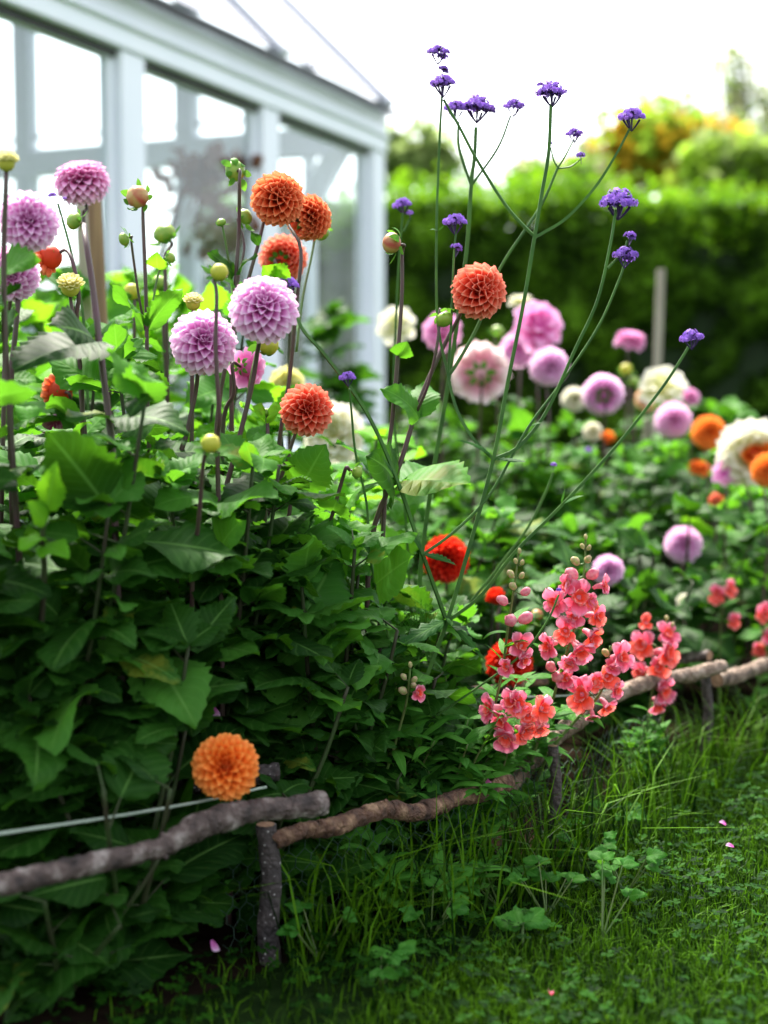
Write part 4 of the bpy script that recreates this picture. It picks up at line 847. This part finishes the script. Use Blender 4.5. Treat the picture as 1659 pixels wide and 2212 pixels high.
# ------------------------------------------------------------------ verbena
def head_mesh(seed, nclu, fl):
    """purple verbena cluster, unit radius, stalk coming up z"""
    r = random.Random(seed); mb = MB()
    cl = [(V((0, 0, .28)), .62)] + [(V((math.cos(a) * .60, math.sin(a) * .60, r.uniform(-.08, .15))), r.uniform(.36, .5)) for a in [k * 6.283 / max(1, nclu) + r.random() for k in range(nclu)]]
    for c, cr in cl:
        tube(mb, spline([V((0, 0, -.8)), c * .5 + V((0, 0, -.5)), c - V((0, 0, cr * .3))], 3), .035, .08, 5, False, 1)
        for i in range(int(fl * 1.5 * cr / .5)):
            th = math.acos(1 - r.random() * 1.05); ph = r.uniform(0, 6.283); d = V((math.sin(th) * math.cos(ph), math.sin(th) * math.sin(ph), math.cos(th) * .75)); L = cr * r.uniform(.8, 1.1)
            a = c + d * L * .25; b = c + d * L; tube(mb, [a, a.lerp(b, .6), b], .055, .03, 4, False, 1)
            if r.random() < .92:
                o = d.orthogonal().normalized(); q = d.cross(o); s = r.uniform(.12, .17); ro = r.random() * 6
                for k in range(5):
                    an = ro + k * 1.2566; u = o * math.cos(an) + q * math.sin(an); v = d.cross(u)
                    mb.add([b, b + u * s * .7 - v * s * .42 + d * .03, b + u * s * 1.15 + d * r.uniform(-.02, .05), b + u * s * .7 + v * s * .42 + d * .03], [(0, 1, 2, 3)])
    return mb.build('flower_head', [M['vio'], M['viod']])
HEADS = [head_mesh(1, 3, 26), head_mesh(2, 4, 24), head_mesh(3, 1, 30), head_mesh(4, 5, 22), head_mesh(5, 0, 32)]
HS = {}
def vhead(t, x, y, d, rp, up, var):
    c = P(x, y, d); r_ = rp * d / F * 1.18; A = V(up).normalized()
    o = obj('flower_head', HEADS[var], t, rel(t, frame(c, A.orthogonal(), A, r_)))
    return c - A * r_ * .7
def verbena(label, stems, heads, leaves=(), base=None):
    """stems: (points, thickness px); heads: (x, y, d, radius px, variant, stem top)"""
    allp = [P(*q) for s in stems for q in s[0]]; low = min(allp, key=lambda q: q.z)
    g = V((base[0], base[1], 0)) if base else V((low.x, low.y, 0))
    t = thing('verbena', g, label, 'verbena', 'tall purple verbena')
    for i, (pts, w_) in enumerate(stems):
        p = [P(*q) for q in pts]
        if i == 0: p = p + [p[-1].lerp(g, .5) + V((.004, 0, 0)), g]
        r_ = w_ * pts[0][2] / F * .43; mb = MB(); tube(mb, [q - g for q in spline(p, 6)], r_ * .85, r_ * 1.2, 4 if w_ > 8 else 5); obj('stem', mb.build('stem', M['vstem'], False), t)
    for x, y, d, rp, var in heads: vhead(t, x, y, d, rp, (R.uniform(-.15, .15), R.uniform(-.2, .1), 1), var)
    for l in leaves:
        b0, t0 = P(*l[0]), P(*l[1]); leaf(t, b0, t0 - b0, V((0, -.6, .8)), (t0 - b0).length, 'vleaf', ws=l[2] if len(l) > 2 else 1)
    return t
d = 2.0
verbena('large branching purple verbena rising through the picture centre', [
    ([(1190, 225, d), (1185, 330, d), (1170, 420, d), (1155, 510, d), (1130, 660, d), (1098, 820, d), (1066, 990, d), (1020, 1160, d), (967, 1338, d), (915, 1480, d), (872, 1620, d), (845, 1740, d)], 13),
    ([(958, 215, d), (990, 270, d), (1030, 345, d), (1090, 440, d), (1135, 492, d), (1155, 510, d)], 8),
    ([(1362, 275, d), (1330, 335, d), (1285, 405, d), (1225, 470, d), (1175, 502, d), (1157, 512, d)], 9),
    ([(1330, 455, d), (1318, 530, d - .02), (1290, 650, d - .02), (1240, 760, d - .01), (1180, 890, d), (1120, 965, d), (1066, 992, d)], 10),
    ([(1355, 520, d), (1345, 545, d), (1312, 580, d - .02)], 6),
    ([(955, 200, d + .05), (948, 340, d + .05), (943, 500, d + .04), (945, 690, d + .03), (966, 800, d + .02), (985, 880, d + .01), (1020, 945, d), (1064, 990, d)], 9),
    ([(985, 500, d), (980, 560, d), (975, 690, d), (968, 805, d + .01)], 6),
    ([(1205, 362, d + .08), (1165, 450, d + .08), (1080, 580, d + .07), (1035, 698, d + .06), (990, 780, d + .03), (968, 812, d + .02)], 8),
    ([(1240, 300, d + .08), (1222, 335, d + .08), (1205, 362, d + .08)], 4), ([(1253, 345, d + .08), (1232, 360, d + .08), (1205, 364, d + .08)], 4), ([(1189, 318, d + .08), (1196, 345, d + .08), (1205, 362, d + .08)], 4),
    ([(628, 625, 2.0), (650, 705, 1.96), (700, 765, 1.95), (790, 888, 1.96), (855, 1030, 1.97), (913, 1197, 1.98), (962, 1335, d)], 10),
    ([(1490, 745, 1.95), (1470, 778, 1.95), (1425, 845, 1.95), (1330, 965, 1.96), (1215, 1090, 1.97), (1115, 1190, 1.98), (1040, 1285, 1.99), (970, 1340, d)], 10),
    ([(1350, 568, 1.99), (1335, 610, 1.99), (1290, 710, 1.99), (1210, 830, 2.0), (1140, 925, 2.0), (1060, 1065, 2.0), (985, 1145, 1.99), (915, 1197, 1.98)], 7),
    ([(1207, 1285, 1.93), (1180, 1345, 1.93), (1120, 1420, 1.94), (1010, 1500, 1.96), (930, 1555, 1.98), (885, 1590, d)], 6),
], [(947, 118, d + .05, 22, 0), (957, 155, d + .05, 15, 2), (958, 185, d, 26, 1), (1190, 203, d, 30, 3), (1168, 188, d, 11, 4), (1365, 257, d, 27, 1), (1335, 440, d, 36, 3), (1360, 515, d, 17, 2), (984, 484, d, 25, 1), (985, 540, d, 16, 2), (1240, 292, d + .08, 17, 0), (1255, 342, d + .08, 14, 4), (1189, 313, d + .08, 8, 4),
    (622, 622, 2.02, 26, 1), (1493, 733, 1.95, 24, 0), (1350, 556, 1.99, 25, 0), (1208, 1278, 1.93, 9, 4), (752, 818, 1.96, 0.1, 4)],
    [((966, 1340, d), (795, 1428, 1.9), 1.0), ((970, 1342, d), (1052, 1422, 1.96), .8), ((1066, 992, d), (1140, 1003, 1.95), .8), ((1064, 988, d), (1004, 935, 1.97), .8), ((880, 1590, d), (957, 1742, 1.9), 1.1), ((1215, 1090, 1.97), (1258, 1065, 1.94), 1.2), ((1213, 1090, 1.97), (1222, 1058, 1.95), 1.0), ((913, 1197, 1.98), (985, 1212, 1.93), 1.0), ((912, 1195, 1.98), (890, 1140, 1.96), 1.0), ((1142, 925, 2.0), (1165, 905, 1.98), 1), ((945, 500, d + .04), (932, 488, d + .02), 1.2), ((947, 500, d + .04), (960, 488, d + .02), 1.2), ((855, 1030, 1.97), (820, 985, 1.95), .9)], base=(.0, 2.02))
verbena('verbena stem with a triple head behind the tall purple one', [
    ([(1028, 275, 2.15), (1025, 340, 2.15), (1018, 398, 2.15), (1006, 560, 2.15), (968, 830, 2.15), (930, 1060, 2.15), (905, 1290, 2.15)], 14),
    ([(990, 262, 2.15), (992, 320, 2.15), (1016, 396, 2.15)], 7), ([(1103, 250, 2.15), (1075, 320, 2.15), (1020, 398, 2.15)], 6)],
    [(1030, 235, 2.15, 32, 3), (985, 238, 2.15, 24, 1), (1058, 240, 2.15, 16, 2), (1110, 232, 2.15, 21, 0)], base=(.06, 2.2))
verbena('small verbena beside the striped red bud', [([(870, 460, 2.3), (862, 560, 2.3), (855, 700, 2.3), (850, 900, 2.3), (875, 1100, 2.3)], 9), ([(884, 475, 2.3), (872, 500, 2.3)], 5)], [(870, 445, 2.3, 20, 1), (886, 465, 2.3, 11, 4)], base=(.05, 2.36))
verbena('single small verbena head left of the centre stems', [([(755, 840, 1.93), (760, 900, 1.94), (768, 980, 1.95), (792, 1090, 1.96), (802, 1220, 1.97), (840, 1380, 1.98), (868, 1620, 2.0)], 7)], [(752, 818, 1.93, 18, 1)], [((800, 1200, 1.97), (768, 1150, 1.95), 1), ((801, 1200, 1.97), (850, 1155, 1.95), 1)], base=(.02, 2.06))
verbena('little verbena bud on a slanting stem before the far bed', [([(1195, 1020, 2.2), (1180, 1060, 2.2), (1140, 1140, 2.2), (1070, 1235, 2.2), (1000, 1340, 2.2)], 9)], [(1196, 1008, 2.2, 10, 4)], base=(.08, 2.28))
verbena('verbena with a small head under the left pink dahlia', [([(125, 440, 2.1), (150, 530, 2.1), (165, 600, 2.1), (185, 760, 2.1)], 7)], [(115, 428, 2.1, 13, 4), (140, 432, 2.1, 7, 4)])
verbena('violet verbena head deep in the far bed', [([(1275, 985, 3.2), (1278, 1040, 3.2)], 6)], [(1272, 978, 3.2, 12, 4)])

# ------------------------------------------------------------------ snapdragons
TUBE = []
for s in range(3):
    mb = MB(); tube(mb, spline([V((0, 0, 0)), V((.25, 0, .05)), V((.55, 0, .03)), V((.8, 0, -.02))], 3), .13, .24, 10, True); TUBE.append(mb.build('floret', M['snapt']))
SB = ball_mesh(M['snapb'], 10, 6, .08, 1.45)
SBP = remat(SB, M['snapt'])
SP = dict(hw=.46, cup=.30, pt=-.6, reflex=.5, l0=.0, nl=7, ruffle=.26)
def floret(t, base, dirv, s, col, r):
    """ruffled two-lipped flower"""
    B = frame(base, dirv, V((0, 0, 1)), s); f = obj('floret', TUBE[r.randrange(3)], t, rel(t, B))
    for ring, (angs, ln0, tl, off) in enumerate((((62, 118), .74, .95, .12), ((-35, -90, 215), .66, 1.25, .12), ((90, 10, -70, -125, 170), .42, .55, .07))):
        for a in angs:
            a = math.radians(a + r.uniform(-14, 14)); o = V((0, math.cos(a), math.sin(a))); tilt = tl + r.uniform(-.25, .25)
            dr = V((math.cos(tilt), 0, 0)) + o * math.sin(tilt); upn = V((math.sin(tilt), 0, 0)) - o * math.cos(tilt)
            sh = dict(SP); sh['seed'] = r.randrange(5); c_ = ('snapp' if ring == 0 and r.random() < .7 else col) if ring < 2 else 'snapc'
            obj('petal', petal(sh, c_), f, frame(V((.70 + .03 * ring, 0, -.02)) + o * off, dr, upn, ln0 * r.uniform(.85, 1.15)))
def snap(label, top, stem, florets, buds, d, nleaf=10, lr=(.035, .06), base=None, fs=40, lrange=(.35, 1)):
    r = random.Random(int(top[0])); pts = [P(top[0], top[1], d)] + [P(x, y, d + dd) for x, y, dd in stem]
    g = V((base[0], base[1], 0)) if base else V((pts[-1].x, pts[-1].y, 0)); t = thing('snapdragon', g, label, 'snapdragon', 'pink and coral snapdragons')
    pts = pts + [g]; sp = spline(pts, 6); mb = MB(); tube(mb, [q - g for q in sp], .0013, .0028, 7)
    def near(p): return min(sp, key=lambda q: (q - p).length)
    for x, y, rp, c, a in florets:
        c0 = P(x, y, d - .01); s = rp * d / F * 1.12 * r.uniform(.8, 1.15); A = ax(a).normalized(); b = c0 - A * s * .75; k = near(b + V((0, 0, -.005)))
        if (b - k).length > .003: tube(mb, [k - g, k.lerp(b, .5) - g + V((0, 0, .002)), b - g], .0009, .0011, 5)
        floret(t, b, A, s, c, r)
    for x, y, rp, a in buds:
        c0 = P(x, y, d - .005); s = rp * d / F; A = ax(a).normalized(); k = near(c0 - V((0, 0, .006))); tube(mb, [k - g, c0 - A * s * .9 - g], .0008, .0010, 5)
        q = obj('bud', SB if rp < 17 else SBP, t, rel(t, frame(c0, A, V((0, 0, 1)), s * .55))); 
        for z in range(3): obj('sepal', LEAF['bract'][z], q, frame(V((-1.3, 0, 0)), V((.9, math.cos(z * 2.1) * .8, math.sin(z * 2.1) * .8)), V((-1, 0, 0)), 1.1))
    obj('stem', mb.build('stem', M['stemg']), t)
    for i in range(nleaf):
        k = sp[int(len(sp) * (lrange[0] + (lrange[1] - lrange[0]) * (i + r.random()) / nleaf)) if lrange[1] <= 1 else 0] if len(sp) > int(len(sp) * (lrange[0] + (lrange[1] - lrange[0]) * (i + .99) / nleaf)) else sp[-2]
        a = i * 2.4 + r.random(); leaf(t, k, V((math.cos(a), math.sin(a), r.uniform(-.2, .6))), V((0, -.2, 1)), r.uniform(*lr), 'sleaf')
    return t
C, Kp = 'snapc', 'snapp'
snap('snapdragon spike with a pale green tip, left of the tallest', (1122, 1182), [(1112, 1260, 0), (1098, 1350, .01), (1085, 1450, .02), (1060, 1560, .03), (1030, 1660, .05)],
     [(1125, 1395, 36, Kp, (.3, .2, .9)), (1108, 1515, 34, Kp, (-.5, .1, .8)), (1060, 1530, 34, Kp, (-.8, .1, .5)), (1130, 1580, 34, C, (.4, -.1, .9)), (1092, 1592, 36, Kp, (-.2, -.3, .9)), (1120, 1520, 34, C, (.1, .3, .9)), (1170, 1530, 40, C, (.5, .2, .8)), (1165, 1570, 30, C, (.3, -.6, .8)), (1085, 1555, 34, Kp, (-.6, -.2, .8)), (1140, 1545, 32, C, (.1, .1, .9)), (1130, 1425, 26, Kp, (.5, -.2, .8)), (1095, 1440, 26, Kp, (-.5, .1, .8))],
     [(1122, 1190, 8, (0, 1, .2)), (1114, 1212, 9, (-.3, .9, .3)), (1128, 1215, 9, (.3, .9, .3)), (1103, 1240, 14, (-.5, .7, .4)), (1127, 1243, 11, (.4, .7, .4)), (1108, 1266, 15, (-.4, .5, .6)), (1135, 1278, 17, (.6, .5, .5)), (1085, 1297, 20, (-.7, .5, .5)), (1103, 1340, 26, (-.1, .2, .9)), (1135, 1335, 24, (.7, .5, .5))], 1.95, 16, base=(.13, 2.05), lrange=(.3, .95))
snap('tallest snapdragon spike with coral ruffled florets', (1266, 1152), [(1262, 1230, 0), (1250, 1320, .0), (1215, 1440, .02), (1185, 1540, .04), (1150, 1640, .06)],
     [(1250, 1290, 42, Kp, (.1, .2, .95)), (1200, 1300, 38, Kp, (-.6, .1, .8)), (1302, 1265, 30, Kp, (.8, .3, .5)), (1222, 1362, 46, C, (-.2, .1, .95)), (1288, 1330, 40, C, (.7, .1, .7)), (1185, 1395, 30, Kp, (-.7, -.1, .7)), (1252, 1405, 42, Kp, (.3, -.4, .9)), (1280, 1375, 32, C, (.5, -.3, .8)), (1240, 1330, 34, Kp, (.0, 0, 1)), (1225, 1265, 28, Kp, (-.5, .3, .8)), (1230, 1430, 30, Kp, (-.3, -.5, .8)), (1275, 1300, 28, C, (.5, .3, .8))],
     [(1265, 1160, 8, (0, 1, .2)), (1258, 1180, 9, (-.4, .8, .3)), (1272, 1183, 9, (.4, .8, .3)), (1270, 1208, 14, (.3, .6, .6)), (1243, 1212, 16, (-.6, .6, .4)), (1235, 1240, 24, (-.6, .5, .5)), (1280, 1240, 22, (.5, .5, .6))], 2.0, 12, base=(.2, 2.12), lrange=(.45, .95))
snap('coral snapdragon spike drooping over the tan rail', (1318, 1395), [(1312, 1440, 0), (1295, 1500, .0), (1240, 1560, .02), (1180, 1640, .03)],
     [(1340, 1420, 36, Kp, (.6, .3, .8)), (1310, 1460, 42, C, (.2, .1, .95)), (1258, 1500, 42, C, (-.4, .1, .9)), (1310, 1525, 36, C, (.4, -.5, .8)), (1225, 1465, 28, Kp, (-.5, .3, .8)), (1280, 1545, 26, Kp, (.1, -.7, .7)), (1285, 1475, 32, C, (-.2, .3, .9)), (1330, 1490, 30, Kp, (.6, -.1, .8)), (1322, 1440, 28, Kp, (.3, .4, .8))], [(1308, 1410, 14, (-.5, .7, .4)), (1325, 1398, 9, (.3, .9, .2)), (1190, 1440, 20, (-.4, .6, .6)), (1205, 1462, 24, (.3, .3, .8))], 2.03, 10, base=(.2, 2.14), lrange=(.45, .95))
snap('small snapdragon with one pink floret by the dark verbena stem', (886, 1430), [(884, 1470, 0), (875, 1530, .01), (850, 1620, .02), (835, 1700, .04)], [(903, 1497, 26, Kp, (.5, .2, .8))], [(886, 1436, 9, (0, 1, .2)), (872, 1462, 12, (-.5, .7, .4)), (895, 1468, 12, (.4, .7, .5)), (870, 1492, 16, (-.6, .5, .6)), (893, 1480, 12, (.2, .5, .8))], 1.9, 16, base=(.03, 2.0), lrange=(.3, .95))
snap('blurred coral snapdragon standing on the lawn side of the rail', (1440, 1345), [(1425, 1420, 0), (1405, 1520, 0), (1395, 1620, .0), (1385, 1760, 0)],
     [(1395, 1345, 26, C, (-.3, .5, .7)), (1390, 1390, 38, C, (-.6, .1, .8)), (1440, 1370, 30, Kp, (.3, .5, .7)), (1440, 1410, 38, C, (.6, .1, .8)), (1385, 1450, 34, C, (-.7, -.1, .7)), (1420, 1440, 32, C, (.2, 0, 1)), (1432, 1490, 38, Kp, (.6, -.2, .8)), (1420, 1525, 26, Kp, (.2, -.6, .8))], [(1440, 1335, 8, (0, 1, .2)), (1452, 1350, 9, (.4, .8, .2))], 2.36, 26, (.03, .05), base=(.43, 2.36), lrange=(.4, .95))
snap('faraway coral snapdragon between the lilac ball and the right edge', (1562, 1255), [(1560, 1300, 0), (1555, 1400, .02)], [(1550, 1285, 30, C, (-.4, .1, .9)), (1575, 1270, 28, C, (.5, .3, .8)), (1585, 1340, 22, C, (.4, 0, .9))], [], 2.9, 8)
snap('coral snapdragon at the right edge above the pale rail', (1655, 1290), [(1650, 1350, 0), (1640, 1450, 0)], [(1650, 1325, 30, C, (-.1, .2, .9)), (1660, 1370, 28, Kp, (.3, 0, .9)), (1640, 1400, 24, C, (-.4, -.2, .9))], [], 2.95, 12)
# narrow snapdragon and verbena foliage around their feet
def tuft(label, x, y, h, n, L, key, seed, spread=.1):
    r = random.Random(seed); g = V((x, y, 0)); t = thing('snapdragon_shoots', g, label, 'snapdragon', 'leafy snapdragon shoots')
    for i in range(n):
        a = r.uniform(0, 6.28); rad = spread * r.uniform(.2, 1); e = V((math.cos(a) * rad, math.sin(a) * rad, h * r.uniform(.5, 1))); sp = spline([V((0, 0, 0)), e * .5 + V((0, 0, h * .12)), e], 6); mb = MB(); tube(mb, sp, .002, .001, 5); obj('stem', mb.build('stem', M['stemg']), t)
        for k, q in enumerate(sp[3:]):
            for s in range(2): b_ = k * 2.4 + s * 3.1 + r.random(); leaf(t, g + q, V((math.cos(b_), math.sin(b_), r.uniform(-.1, .7))), V((0, -.3, 1)), L * r.uniform(.6, 1.1), key)
for i, q in enumerate([('narrow snapdragon leaves at the foot of the dark verbena stem', .02, 2.0, .26, 9, .05), ('narrow leafy shoots under the left snapdragon spike', .12, 2.02, .27, 10, .055), ('narrow leafy shoots between the snapdragons and the tan rail', .19, 2.08, .27, 9, .055), ('narrow leaves hanging over the brown rail', .11, 1.98, .2, 8, .05), ('leafy shoots at the blurred snapdragon on the lawn edge', .45, 2.33, .15, 6, .04), ('bright narrow shoots below the coral snapdragon clusters', .145, 2.0, .25, 11, .055), ('bright narrow shoots just left of the snapdragon clusters', .08, 1.98, .25, 10, .055), ('narrow leaves spilling over the brown rail to the grass', .10, 1.85, .07, 6, .045), ('narrow leaves growing through the netting beside the speckled post', .0, 1.80, .10, 7, .05)]): tuft(*q, 'sleaf', i + 3)

# ------------------------------------------------------------------ ornamental grass, weeds, fallen petals
g = P(905, 1500, 2.02); g = V((g.x, g.y, 0)); t = thing('ornamental_grass', g, 'feathery grass panicle behind the dark verbena stem', 'grass'); mb = MB(); sd_ = MB(); r = random.Random(4)
hub = P(905, 1420, 2.02) - g
tube(mb, spline([V((0, 0, 0)), hub * .5, hub], 5), .0015, .001, 5)
for i in range(95):
    if i < 55: e = P(r.gauss(895, 28), r.gauss(1330, 22), 2.02 + r.uniform(-.03, .03)) - g
    else: e = P(r.uniform(690, 960), r.uniform(1300, 1450), 2.0 + r.uniform(-.08, .05)) - g
    sp = spline([hub, hub.lerp(e, .5) + V((0, 0, r.uniform(-.002, .015))), e], 4); tube(mb, sp, .00045, .0003, 3, False)
    for q in sp[3:]: c = q + V((r.uniform(-1, 1), r.uniform(-1, 1), r.uniform(-1, 1))) * .004; tube(sd_, [c, c + V((0, 0, .003))], .0008, .0003, 4)
obj('stalk', mb.build('stalk', M['bract']), t); o = obj('seed_spray', sd_.build('seed_spray', M['bract']), t); o['kind'] = 'stuff'
def weed(label, x, y, n, L, h, seed, key='weedleaf'):
    r = random.Random(seed); p = P(x, y, CAMZ / ((y - 850) / F)); g = V((p.x, p.y, 0)); t = thing('weed', g, label, 'weed', 'weeds at the lawn edge')
    for i in range(n):
        a = r.uniform(0, 6.28); e = V((math.cos(a) * h * .5, math.sin(a) * h * .5, h * r.uniform(.5, 1))); mb = MB(); tube(mb, spline([V((0, 0, 0)), e * .6, e], 4), .0012, .0008, 5); obj('stalk', mb.build('stalk', M['stemg']), t)
        for k in (-.9, 0, .9): leaf(t, g + e, V((math.cos(a + k), math.sin(a + k), r.uniform(-.3, .2))), V((0, -.6, 1)), L * r.uniform(.8, 1.1), key)
weed('lobed bright weed on the lawn right of the netting', 1300, 2060, 5, .026, .09, 1)
weed('low weed with notched leaves by the slim post', 1350, 1960, 4, .026, .06, 2)
weed('broad dull leaf weed lying before the netting', 1130, 2075, 2, .045, .03, 3)
weed('bright small weed at the bottom left of the lawn', 820, 2170, 5, .022, .05, 4)
weed('leafy weed between the slim post and the lawn', 1260, 1900, 5, .022, .06, 5)
weed('round leaved weed under the tan rail', 1330, 1830, 5, .026, .05, 6)
weed('tangled weed in the grass left of the slim post', 1080, 1990, 6, .024, .07, 7)
weed('small weed in the grass under the brown rail', 930, 2060, 5, .024, .06, 8)
weed('lobed weed in the middle of the lawn edge', 1180, 2010, 6, .026, .07, 9)
weed('weed at the foot of the speckled post', 690, 2110, 5, .024, .06, 10)
r = random.Random(9)
for lab, x, y, z, c in [('pink fallen petal on the grass at the bottom edge', 1190, 2150, .03, 'snapp'), ('pink fallen petal on the lawn at the right', 1568, 1782, .035, 'pink'), ('lilac fallen petal further down the right lawn', 1585, 1830, .035, 'pink')]:
    dd = (CAMZ - z) / ((y - 850) / F); o = obj('fallen_petal', petal(dict(hw=.3, cup=.9, pt=.2, reflex=.2, l0=.0), c), None, frame(P(x, y, dd), V((r.uniform(-1, 1), r.uniform(-1, 1), .25)), V((0, -.4, 1)), .012)); tag(o, lab, 'petal', 'fallen petals')
for lab, x, y, d, c in [('pink petal caught on a leaf above the low orange dahlia', 460, 1525, 1.70, 'pink'), ('pale petal hanging in the dark leaves below the grey rail', 458, 2030, 1.58, 'pink'), ('magenta petal caught above the brown rail', 1050, 1680, 1.93, 'pinkd'), ('lilac petal lying in the leaves at far left', 135, 965, 1.72, 'pink')]:
    o = obj('fallen_petal', petal(dict(hw=.3, cup=.9, pt=.2, reflex=.2, l0=.0), c), None, frame(P(x, y, d), V((.5, -.2, -.7)), V((-.5, -.7, .3)), .015)); tag(o, lab, 'petal', 'fallen petals')
